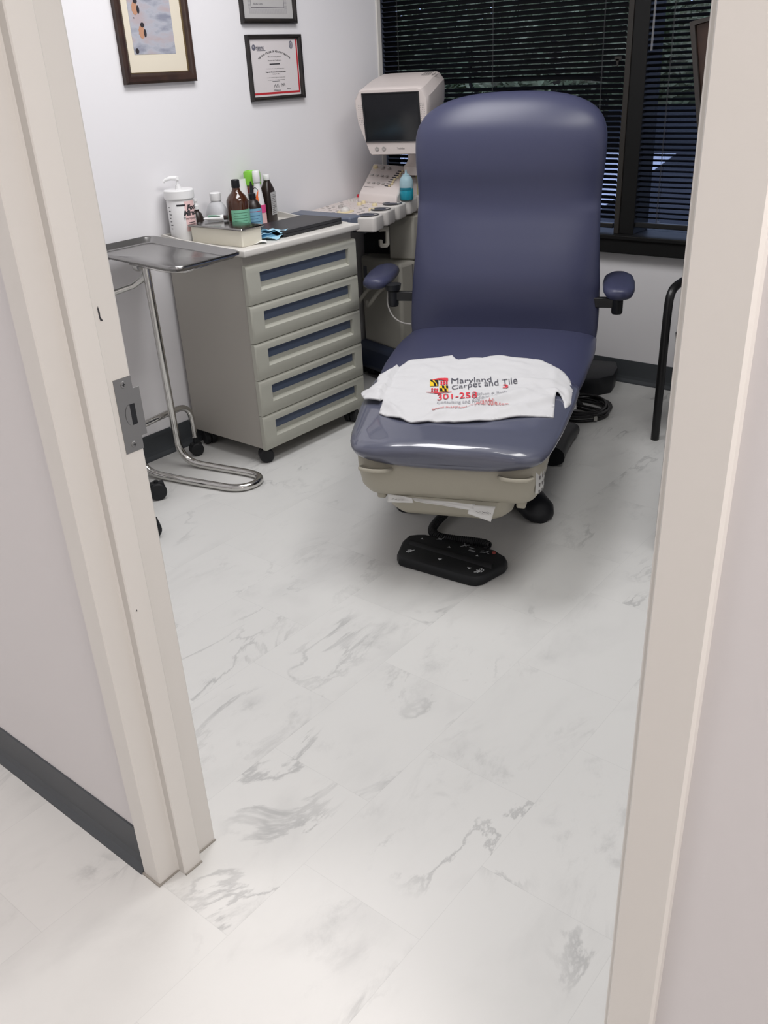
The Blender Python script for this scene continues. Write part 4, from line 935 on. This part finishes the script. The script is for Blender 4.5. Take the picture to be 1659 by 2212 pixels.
# lift column, bellows, base
obj('lift_cover', MB().loft([[(x_, y_ - .27, z) for x_, y_ in rrect(a, c, .04, 4)] for z, a, c in ((.05, .20, .26), (.09, .17, .22), (.30, .16, .22), (.40, .17, .24), (.41, .28, .30))]), BLKP, ch, bevel=.003)
bs2 = MB()
bs2.loft([[(x_, y_ - .25, z) for x_, y_ in rrect(a, c, .06, 5)] for z, a, c in ((.012, .19, .34), (.02, .20, .35), (.06, .19, .34), (.075, .16, .30))])
base_o = obj('base', bs2, BLKP, ch, smooth='auto', angle=40)
def foot(fx, fy, dx, dy):
    P = [Vector((fx + dx*(1 - s), fy + dy*(1 - s), 0)) for s in (0, .35, .7, .88, .97, 1.0)]
    W_ = (.085, .066, .058, .058, .045, .018); Hh_ = (.085, .085, .075, .065, .05, .03)
    R_2 = []
    for p, w, h in zip(P, W_, Hh_):
        d = Vector((-dx, -dy, 0)).normalized(); a = d.cross(Vector((0, 0, 1)))
        ring = []
        for k in range(20):
            q = 2*PI*k/20; c, s = math.cos(q), math.sin(q)
            v = p + a*(w*math.copysign(abs(c)**.75, c)); v.z = h*.5 + .5*h*math.copysign(abs(s)**.8, s); ring.append(v)
        R_2.append(ring)
    return MB().loft(R_2)
for fx, fy, dx, dy in ((.250, -.660, -.16, .26), (-.250, -.660, .16, .26), (.268, .19, -.07, -.36), (-.268, .19, .07, -.36)):
    obj('foot', foot(fx, fy, dx, dy), BLKP, ch, smooth='auto', angle=60)
# paper sheets hanging out of the foot tray
def sheet_mesh(pts, nx=14, ny=6, amp=.004, seed=0):
    a, b_, c, d = [Vector(p) for p in pts]; P = []; mb = MB()
    for i in range(nx + 1):
        for j in range(ny + 1):
            s, v = i/nx, j/ny; p = (a*(1-s) + b_*s)*(1-v) + (d*(1-s) + c*s)*v
            p = p + Vector((0, -1, .3))*(amp*noise.noise(Vector((s*3 + seed, v*2, seed))))
            P.append(tuple(p))
    return mb.add(P, [(i*(ny+1)+j, (i+1)*(ny+1)+j, (i+1)*(ny+1)+j+1, i*(ny+1)+j+1) for i in range(nx) for j in range(ny)])
def to_world(o): o.matrix_world = Matrix.Translation(CO) @ Matrix.Rotation(ANG, 4, 'Z'); return o
o = to_world(obj('paper_sheet', sheet_mesh([(.075, -1.082, .262), (.150, -1.078, .262), (.140, -1.100, .222), (.070, -1.095, .240)], seed=1), PAPER, smooth=True, solid=.0006)); tag(o, 'white printed sheet hanging over the right end of the foot tray', 'paper', 'papers in the foot tray')
b = MB()
for i in range(7): b.tube([(.094 + .006*i + .004*math.sin(i), -1.0945 + .0003*i, .250 - .002*(i % 3)), (.104 + .006*i, -1.0945, .246 + .003*math.sin(2*i))], .0005, 4)
obj('drawing', b, LINE, o)
o = to_world(obj('paper_sheet', sheet_mesh([(-.180, -1.060, .268), (-.10, -1.076, .268), (-.095, -1.082, .255), (-.180, -1.068, .243)], seed=4, amp=.006), PAPER, smooth=True, solid=.0006)); tag(o, 'white sheet poking out of the left end of the foot tray', 'paper', 'papers in the foot tray')
b = MB()
for i in range(5): b.tube([(-.165 + .010*i, -1.071 - .0012*i, .256), (-.158 + .010*i, -1.0725 - .0012*i, .259 + .002*math.sin(3*i))], .0005, 4)
obj('drawing', b, LINE, o)
o = to_world(obj('paper_sheet', sheet_mesh([(-.10, -1.074, .267), (.09, -1.078, .264), (.085, -1.088, .248), (-.09, -1.084, .262)], seed=7, amp=.008), PAPER, smooth=True, solid=.0006)); tag(o, 'curled white sheet along the middle of the foot tray', 'paper', 'papers in the foot tray')

# ---------------------------------------------------------------- T-shirt laid over the leg rest
CI = (Matrix.Translation(CO) @ Matrix.Rotation(ANG, 4, 'Z')).inverted()
def zsurf(v, u):
    w = hw(u) - .006; a = abs(v)
    z = ztop(u) + .0065
    if v < -w*.8: return z - .016*((a/w - .8)/.2)**2 if a < w else z - .016 - (a - w)*.22
    s = a/w
    if a < w: return z - .05*(1 - max(0, 1 - s**3.0)**(1/2.2)) if s > .6 else z - .05*(1 - (1 - s**3.0)**(1/2.2))
    return z - .05 - (a - w)*4.0
def hit(px, py):
    d = CI.to_3x3() @ ray(px, py); o = CI @ Vector((0, 0, HCAM)); t = 2.0; prev = None
    while t < 6:
        p = o + d*t; g = p.z - zsurf(p.x, -p.y)
        if g < 0:
            lo, hi = t - .01, t
            for _ in range(20):
                m_ = (lo + hi)/2; q = o + d*m_
                if q.z < zsurf(q.x, -q.y): hi = m_
                else: lo = m_
            q = o + d*hi; return Vector((q.x, q.y))
        t += .01
    return Vector((0, 0))
OUT = [(780,853),(785,846),(797,842),(806,834),(815,828),(816,820),(820,812),(836,804),(858,794),(880,785),(905,778),(930,776),(947,774),(958,770),(968,769),(977,769),(982,775),(990,779),(1003,780),(1018,777),(1032,776),(1042,776),(1055,772),(1070,770),(1088,771),(1108,774),(1130,776),(1152,779),(1172,783),(1190,790),(1206,799),(1221,811),(1231,825),(1237,840),(1241,856),(1245,875),(1245,888),(1239,886),(1230,882),(1228,890),(1224,893),(1220,885),(1218,872),(1213,863),(1206,857),(1201,856),(1199,864),(1198,880),(1196,906),(1180,904),(1160,902),(1135,902),(1110,903),(1080,907),(1045,911),(1010,913),(980,914),(950,913),(925,912),(905,915),(888,914),(870,909),(851,905),(835,901),(819,896),(822,884),(828,870),(828,866),(818,866),(808,863),(795,863),(786,865)]
P2 = [hit(*p) for p in OUT]
dense = []
for a, c in zip(P2, P2[1:] + P2[:1]):
    k = max(1, int((c - a).length/.011)); dense += [a + (c - a)*(i/k) for i in range(k)]
nb = len(dense); inner = []
xs = [p.x for p in dense]; ys = [p.y for p in dense]
def inside(p):
    r = False
    for a, c in zip(dense, dense[1:] + dense[:1]):
        if (a.y > p.y) != (c.y > p.y) and p.x < (c.x - a.x)*(p.y - a.y)/(c.y - a.y) + a.x: r = not r
    return r
gx = min(xs)
rr_ = 0
while gx < max(xs):
    gy = min(ys) + (rr_ % 2)*.0045
    while gy < max(ys):
        p = Vector((gx, gy))
        if inside(p) and min((p - q).length for q in dense) > .004: inner.append(p)
        gy += .009
    gx += .009; rr_ += 1
V2, _, F2, *_r = delaunay_2d_cdt(dense + inner, [], [list(range(nb))], 1, 1e-6)
FOLDS = [((830,870),(868,905),.009,.012), ((1200,800),(1195,835),.003,.012), ((1212,860),(1190,845),.012,.014), ((905,912),(980,890),.010,.018), ((985,900),(1130,850),.012,.020), ((1060,900),(1200,862),.007,.016), ((812,838),(850,845),.009,.014), ((1110,822),(1190,830),.006,.014), ((1225,845),(1232,880),.008,.010), ((790,848),(835,862),.007,.010), ((890,785),(950,812),.004,.02), ((1075,780),(1150,795),.004,.016)]
FO = [(hit(*a), hit(*c), h, w) for a, c, h, w in FOLDS]
def shirt_z(p):
    z = zsurf(p.x, -p.y) + .003
    for a, c, h, w in FO:
        d = c - a; s = max(0, min(1, (p - a).dot(d)/d.length_squared)); q = (p - (a + d*s)).length
        z += 1.35*h*math.exp(-(q/w)**2)*(1 - .5*abs(2*s - 1))
    e = Vector((p.x, p.y, 0))
    z += .0050*noise.noise(e*13) + .0028*noise.noise(e*31 + Vector((3, 1, 0))) + .0010*noise.noise(e*75)
    return z
mb = MB(); mb.add([(v.x, v.y, shirt_z(v) + .002) for v in V2], [tuple(f) for f in F2])
sh = obj('t_shirt', mb, CLOTH, smooth=True, solid=.0045); to_world(sh)
tag(sh, 'white T-shirt with red and black printed lettering laid across the leg rest', 't-shirt')
def lift(p, h=.0026):
    return (p.x, p.y, shirt_z(p) + .002 + h)
def put_text(body, a, c, height, m, name='print', shear=0, bold=0, wave=0, parent=sh, up=None):
    # baseline from pixel a to pixel c, cap height given in pixels
    A_, C_ = hit(*a), hit(*c); U_ = hit(a[0], a[1] - height) - A_
    V, F = text_verts(body, 1.0, shear, 'LEFT', 1.0, bold); x0_ = min(v.x for v in V); x1_ = max(v.x for v in V); hmax = .72
    mb = MB(); P = []
    for v in V:
        s = (v.x - x0_)/(x1_ - x0_); p = A_ + (C_ - A_)*s + U_*(v.y/hmax) + U_*(wave*math.sin(s*PI*1.3))
        P.append(lift(p))
    mb.add(P, F); return obj(name, mb, m, parent)
put_text('Maryland', (975, 831), (1062, 829), 11, GREYF, 'print_name')
put_text('Carpet and Tile', (976, 845), (1118, 832), 11, GREYF, 'print_name', wave=-.1)
put_text('301-258', (945, 868), (1031, 862), 12, REDF, 'print_phone', bold=.004)
put_text('3', (1086, 843), (1098, 843), 9, REDF, 'print_phone', bold=.008)
put_text('Kitchen & Bath', (1020, 858), (1094, 856), 6, mat('soft_gray_print', (.30, .30, .32), .8), 'print_line')
put_text('Refinishing', (1022, 866), (1074, 865), 6, bpy.data.materials['soft_gray_print'], 'print_line')
put_text('Consulting and Refini', (944, 879), (1046, 872), 7, bpy.data.materials['soft_gray_print'], 'print_line')
put_text('www.marylandcarpetandtile.com', (933, 894), (1099, 880), 8, mat('soft_red_print', (.55, .13, .13), .8), 'print_web')
def put_poly(pts, m, h=.0024, name='print_emblem', n=6):
    # quads split so that they follow the cloth
    mb = MB(); Q = [hit(*p) for p in pts]
    for i in range(n):
        for j in range(n):
            g = []
            for s, v in ((i/n, j/n), ((i+1)/n, j/n), ((i+1)/n, (j+1)/n), (i/n, (j+1)/n)):
                g.append(lift((Q[0]*(1-s) + Q[1]*s)*(1-v) + (Q[3]*(1-s) + Q[2]*s)*v, h))
            mb.add(g, [(0,1,2,3)])
    return obj(name, mb, m, sh)
put_poly([(929, 826), (947, 821), (968, 821), (968, 826)], REDF, name='emblem_roof')
put_poly([(929, 826), (947, 825), (947, 837), (929, 838)], YELF, name='emblem_quarter')
put_poly([(949, 838), (968, 836), (968, 849), (949, 850)], YELF, name='emblem_quarter')
def chk(c0, c1, parts, m):
    for a in parts:
        put_poly([(c0[0] + (c1[0]-c0[0])*q[0], c0[1] + (c1[1]-c0[1])*q[1]) for q in a], m, .0032, 'emblem_check', 2)
chk((929, 826), (947, 837.5), [((0,0),(.3,0),(.45,.45),(.15,.45)), ((.35,.5),(.6,.5),(.75,1),(.5,1)), ((.55,0),(.95,0),(.98,.5),(.62,.42)), ((.75,.5),(1,.45),(1,1),(.9,1))], BLKF)
chk((949, 837), (968, 849.5), [((.05,.5),(.3,.5),(.4,1),(.1,1)), ((.3,.05),(.55,.05),(.6,.5),(.35,.5)), ((.55,.5),(.8,.5),(.85,1),(.6,1)), ((.75,0),(1,0),(1,.4),(.8,.45))], BLKF)
for cx0, cy0, cx1, cy1 in ((949, 827, 968, 836), (929, 840, 947, 850)):
    for i in range(3):
        for j in range(2):
            x_, y_ = cx0 + (cx1 - cx0)*(.12 + .3*i), cy0 + (cy1 - cy0)*(.1 + .48*j) - (i*1.2 if cy0 < 830 else -i*.8) + 1
            put_poly([(x_, y_), (x_ + 4, y_ - 1), (x_ + 4.6, y_ + 2.4), (x_ + .8, y_ + 3.2)], REDF, name='emblem_cross', n=2)
put_poly([(921, 850), (948, 853), (948, 855), (921, 851)], REDF, name='emblem_swash'); put_poly([(948, 853), (975, 849), (976, 850), (948, 855)], REDF, name='emblem_swash')

# ---------------------------------------------------------------- foot control
def CWV(v, u, z): q = Matrix.Translation(CO) @ Matrix.Rotation(ANG, 4, 'Z') @ Vector((v, -u, z)); return q
pc = CWV(0, .985, 0)
fc = thing('foot_control', 'black foot control pad with white arrows on the floor in front of the chair', 'foot control', tuple(pc), ANG)
POLY = [(-.165, -.042), (-.178, .02), (-.178, .078), (-.158, .115), (-.12, .128), (.135, .048), (.168, .02), (.176, -.002), (.17, -.035), (.115, -.118), (.088, -.126), (.05, -.118)]
POLY = [(-.163, -.045), (-.176, -.02), (-.178, .060), (-.166, .098), (-.140, .108), (-.118, .112), (.132, .050), (.150, .032), (.168, .018), (.177, -.004), (.172, -.030), (.118, -.112), (.098, -.124), (.075, -.122)]
def inset(poly, k):
    cx_ = sum(p[0] for p in poly)/len(poly); cy_ = sum(p[1] for p in poly)/len(poly); return [(cx_ + (p[0]-cx_)*k, cy_ + (p[1]-cy_)*k) for p in poly]
def sl(z): return lambda y_: z + .010*(y_ + .12)/.26
mb = MB().loft([[(x_, y_, z + (.03*(y_ + .12) if z > .02 else 0)) for x_, y_ in inset(POLY, k)] for z, k in ((0, .97), (.006, 1.0), (.022, .995), (.029, .97), (.031, .94))])
pad = obj('pad', mb, RUB, fc, smooth='auto', angle=40)
def ptop(x_, y_): return .0312 + .03*(y_ + .12)
# raised ridge between pedal rows
def ln(t): return (-.150 + .285*t, .047 - .100*t)
mb = MB(); P = []
for t_ in [i/16 for i in range(17)]:
    x_, y_ = ln(t_)
    P.append([(x_, y_ - .012, ptop(x_, y_ - .012) - .001), (x_, y_ - .004, ptop(x_, y_) + .006), (x_, y_ + .010, ptop(x_, y_) + .0065), (x_, y_ + .020, ptop(x_, y_ + .02) - .001)])
obj('ridge', mb.loft(P), RUB, fc, smooth='auto', angle=60)
WM = mat('white_marking', (.55, .57, .58), .5)
def tri(x_, y_, s, up):
    f = lambda a, c: (x_ + a, y_ + c, ptop(x_ + a, y_ + c) + .0012)
    return MB().add([f(-s, -s*.6*up), f(s, -s*.6*up - .001), f(0, s*up)], [(0, 1, 2)])
for t_, dy, up in ((.10, -.040, -1), (.45, -.040, -1), (.80, -.040, -1), (.16, .045, 1), (.50, .043, 1), (.84, .040, 1)):
    x_, y_ = ln(t_); obj('arrow', tri(x_ - .01, y_ + dy, .0075 if up < 0 else .0055, up), WM, fc)
def strokes(name, x_, y_, s, segs, th=.0013, m=WM):
    b = MB()
    for a in segs:
        b.tube([(x_ + s*q[0], y_ + s*q[1], ptop(x_ + s*q[0], y_ + s*q[1]) + .0012) for q in a], th, 4)
    return obj(name, b, m, fc)
GM = mat('gray_marking', (.22, .23, .24), .5)
strokes('chair_icon', -.135, -.005, .012, [((-1, -.6), (.2, -.3), (1, .6)), ((-.2, -.9), (.3, .3)), ((-.8, .2), (.2, .5))])
strokes('chair_icon', .100, -.082, .014, [((-1, -.8), (.2, -.5), (.6, .8)), ((-.6, .1), (.9, -.2)), ((-.2, -1), (.1, .7)), ((.5, -.6), (1, .4), (.3, .9))])
strokes('chair_icon', -.055, .090, .013, [((-1, -.7), (.4, -.7)), ((-.6, -.2), (.4, -.3)), ((.3, -.5), (.9, .9))], m=GM)
strokes('chair_icon', .030, .058, .013, [((-1, -.8), (.1, 0), (1.1, .3)), ((-.2, .9), (.1, 0), (.5, -.6)), ((1.3, -.8), (2.6, -1.2))], m=GM)
strokes('chair_icon', .100, .030, .013, [((-1.2, -.4), (0, -.4), (.9, .6)), ((.3, -.2), (1.1, -.8)), ((-1, .2), (-.3, .4))], m=GM)
bx = MB(); bx.box(-.011, -.004, 0, .011, .004, .0015, Matrix.Translation((.058, .030, ptop(.058, .030))) @ Matrix.Rotation(-.32, 4, 'Z')); obj('label_bar', bx, GM, fc)
obj('stop_button', MB().lathe([(.0065, -.001), (.006, .003), (.0001, .0035)], 16, Matrix.Translation((.128, .030, ptop(.128, .030)))), mat('dull_red', (.35, .07, .06), .5), fc, smooth='auto')
# coiled cord
path = smooth_path([(v, -(u - .985), z) for v, u, z in ((-.06, .55, .05), (-.075, .66, .024), (-.105, .76, .018), (-.105, .82, .018), (-.07, .855, .018), (-.02, .860, .018), (.04, .862, .018), (.085, .868, .018), (.10, .88, .016))])
def coil(path, R, r, pitch, seg=6):
    P = [Vector(p) for p in path]; D = [0]
    for a, c in zip(P, P[1:]): D.append(D[-1] + (c - a).length)
    n = int(D[-1]/pitch*10); out_ = []; i = 0
    for k in range(n + 1):
        d = D[-1]*k/n
        while i < len(D) - 2 and D[i+1] < d: i += 1
        s = (d - D[i])/max(1e-6, D[i+1] - D[i]); p = P[i] + (P[i+1] - P[i])*s; t = (P[i+1] - P[i]).normalized()
        a = t.cross(Vector((0, 0, 1))).normalized(); b_ = a.cross(t); q = 2*PI*d/pitch
        out_.append(p + a*R*math.cos(q) + b_*R*math.sin(q))
    return MB().tube(out_, r, seg)
obj('coiled_cord', coil(path, .0125, .0034, .0070), RUB, fc, smooth=True)
obj('cord_end', MB().tube(smooth_path([(.10, .105, .016), (.075, .085, .014), (.04, .085, .012), (.02, .075, .012)]), .0028, 8), RUB, fc, smooth=True)

# ---------------------------------------------------------------- cable coil and black floor pod behind the chair
cb_ = thing('cable_coil', 'loose coil of shiny black power cable on the floor right of the chair', 'cable', (-1.71, 3.42, 0))
rng = random.Random(9); P = []
for k in range(6*36):
    a = 2*PI*k/36; lp = k/36
    rx = .125 + .018*math.sin(lp*2.1) + .012*rng.uniform(-.1, .1); ry = .135 + .020*math.cos(lp*1.7)
    P.append((rx*math.cos(a) + .012*math.sin(lp*3), ry*math.sin(a) + .014*math.cos(lp*2.3), .0065 + .0045*lp + .004*math.sin(a*2 + lp)))
P = [(-.32, .12, .0065), (-.22, .02, .0065)] + [(p[0], p[1], max(p[2], .0062)) for p in P] + [(.02, -.02, .036), (-.08, .05, .03), (-.16, .14, .02)]
obj('cable', MB().tube(P, .0062, 10), BLKM, cb_, smooth=True)
obj('cable_plug', MB().tube([(.02, -.02, .038), (-.03, .015, .036), (-.05, .03, .034)], [.012, .015, .010], 10), BLKM, cb_, smooth=True)
obj('cable_tag', MB().box(-.006, -.022, -.009, .0085, .022, .009, Matrix.Translation((.118, -.075, .016)) @ Matrix.Rotation(.55, 4, 'Z')), mat('silver_tag', (.45, .45, .42), .35, .3), cb_)
pd = thing('floor_pod', 'black rounded floor unit with a small gold mark by the window wall', 'floor unit', (-1.815, 3.70, 0), .35)
pp = [(-.16, .14), (-.17, -.02), (-.10, -.095), (-.02, -.115), (.06, -.095), (.125, -.035), (.135, .06), (.12, .14)]
obj('housing', MB().loft([[(x_*k, y_*k, z + .06*(y_ + .1)*(z > .05)) for x_, y_ in pp] for z, k in ((0, .92), (.01, .95), (.075, 1.0), (.085, .98), (.088, .93))]), BLKP, pd, smooth='auto', angle=40)
obj('gold_mark', MB().box(-.012, -.0025, 0, .012, .0025, .0015, Matrix.Translation((-.015, .085, .0995)) @ Matrix.Rotation(-.2, 4, 'Z') @ Matrix.Rotation(.06, 4, 'X')), mat('gold_mark', (.55, .42, .22), .4), pd)

# ---------------------------------------------------------------- guest chair and wooden frame behind the right jamb
gc = thing('guest_chair', 'black tube guest chair, one front leg showing beside the right door jamb', 'chair', (-1.03, 3.52, 0))
for sx in (-1, 1):
    P = smooth_path([(sx*.262, -.235, 0.0), (sx*.262, -.235, .30), (sx*.262, -.235, .53), (sx*.262, -.225, .595), (sx*.262, -.17, .62), (sx*.262, .10, .62), (sx*.262, .22, .615)])
    obj('leg', MB().tube(P, .0165, 14), BLKM, gc, smooth=True)
    obj('leg', MB().tube([(sx*.25, .235, 0), (sx*.25, .235, .42), (sx*.25, .25, .62), (sx*.25, .275, .86)], .0135, 12), BLKM, gc, smooth=True)
obj('seat', MB().loft([[(x_, y_, z) for x_, y_ in rrect(a, c, .05, 5)] for z, a, c in ((.39, .20, .20), (.395, .235, .225), (.44, .24, .23), (.455, .225, .215))]), BLKP, gc, smooth='auto')
obj('backrest', MB().loft([[(x_, .235 + .08*(z - .5) + d, z) for x_, d in ((-a, 0), (a, 0), (a, .03), (-a, .03))] for z, a in ((.52, .20), (.55, .23), (.80, .23), (.84, .20))]), BLKP, gc, bevel=.01)
obj('stretcher', MB().tube([(-.25, .235, .36), (.25, .235, .36)], .011, 10), BLKM, gc, smooth=True)
bk_ = thing('storage_cabinet', 'tall dark wood cabinet standing behind the right door jamb', 'cabinet', (-.92, 2.62, 0))
obj('carcass', MB().box(0, -.20, .0, .50, .20, 1.20), WOODF, bk_, bevel=.004)
for sx in (.005, .252): obj('cabinet_door', MB().box(sx, -.215, .05, sx + .243, -.20, 1.15), WOODF, bk_, bevel=.003)
wp = thing('wooden_panel', 'dark wood framed panel leaning out past the right door jamb', 'panel', (-.955, 2.54, 1.2))
T3 = Matrix.Rotation(math.radians(-11), 4, 'Y')
obj('panel', MB().box(.012, -.008, .0, .36, .008, .28, T3), WOODF, wp, bevel=.002)
obj('panel_edge', MB().box(0, -.016, 0, .012, .016, .29, T3).box(.012, -.016, .28, .37, .016, .29, T3), mat('panel_edge', (.03, .026, .024), .4), wp)
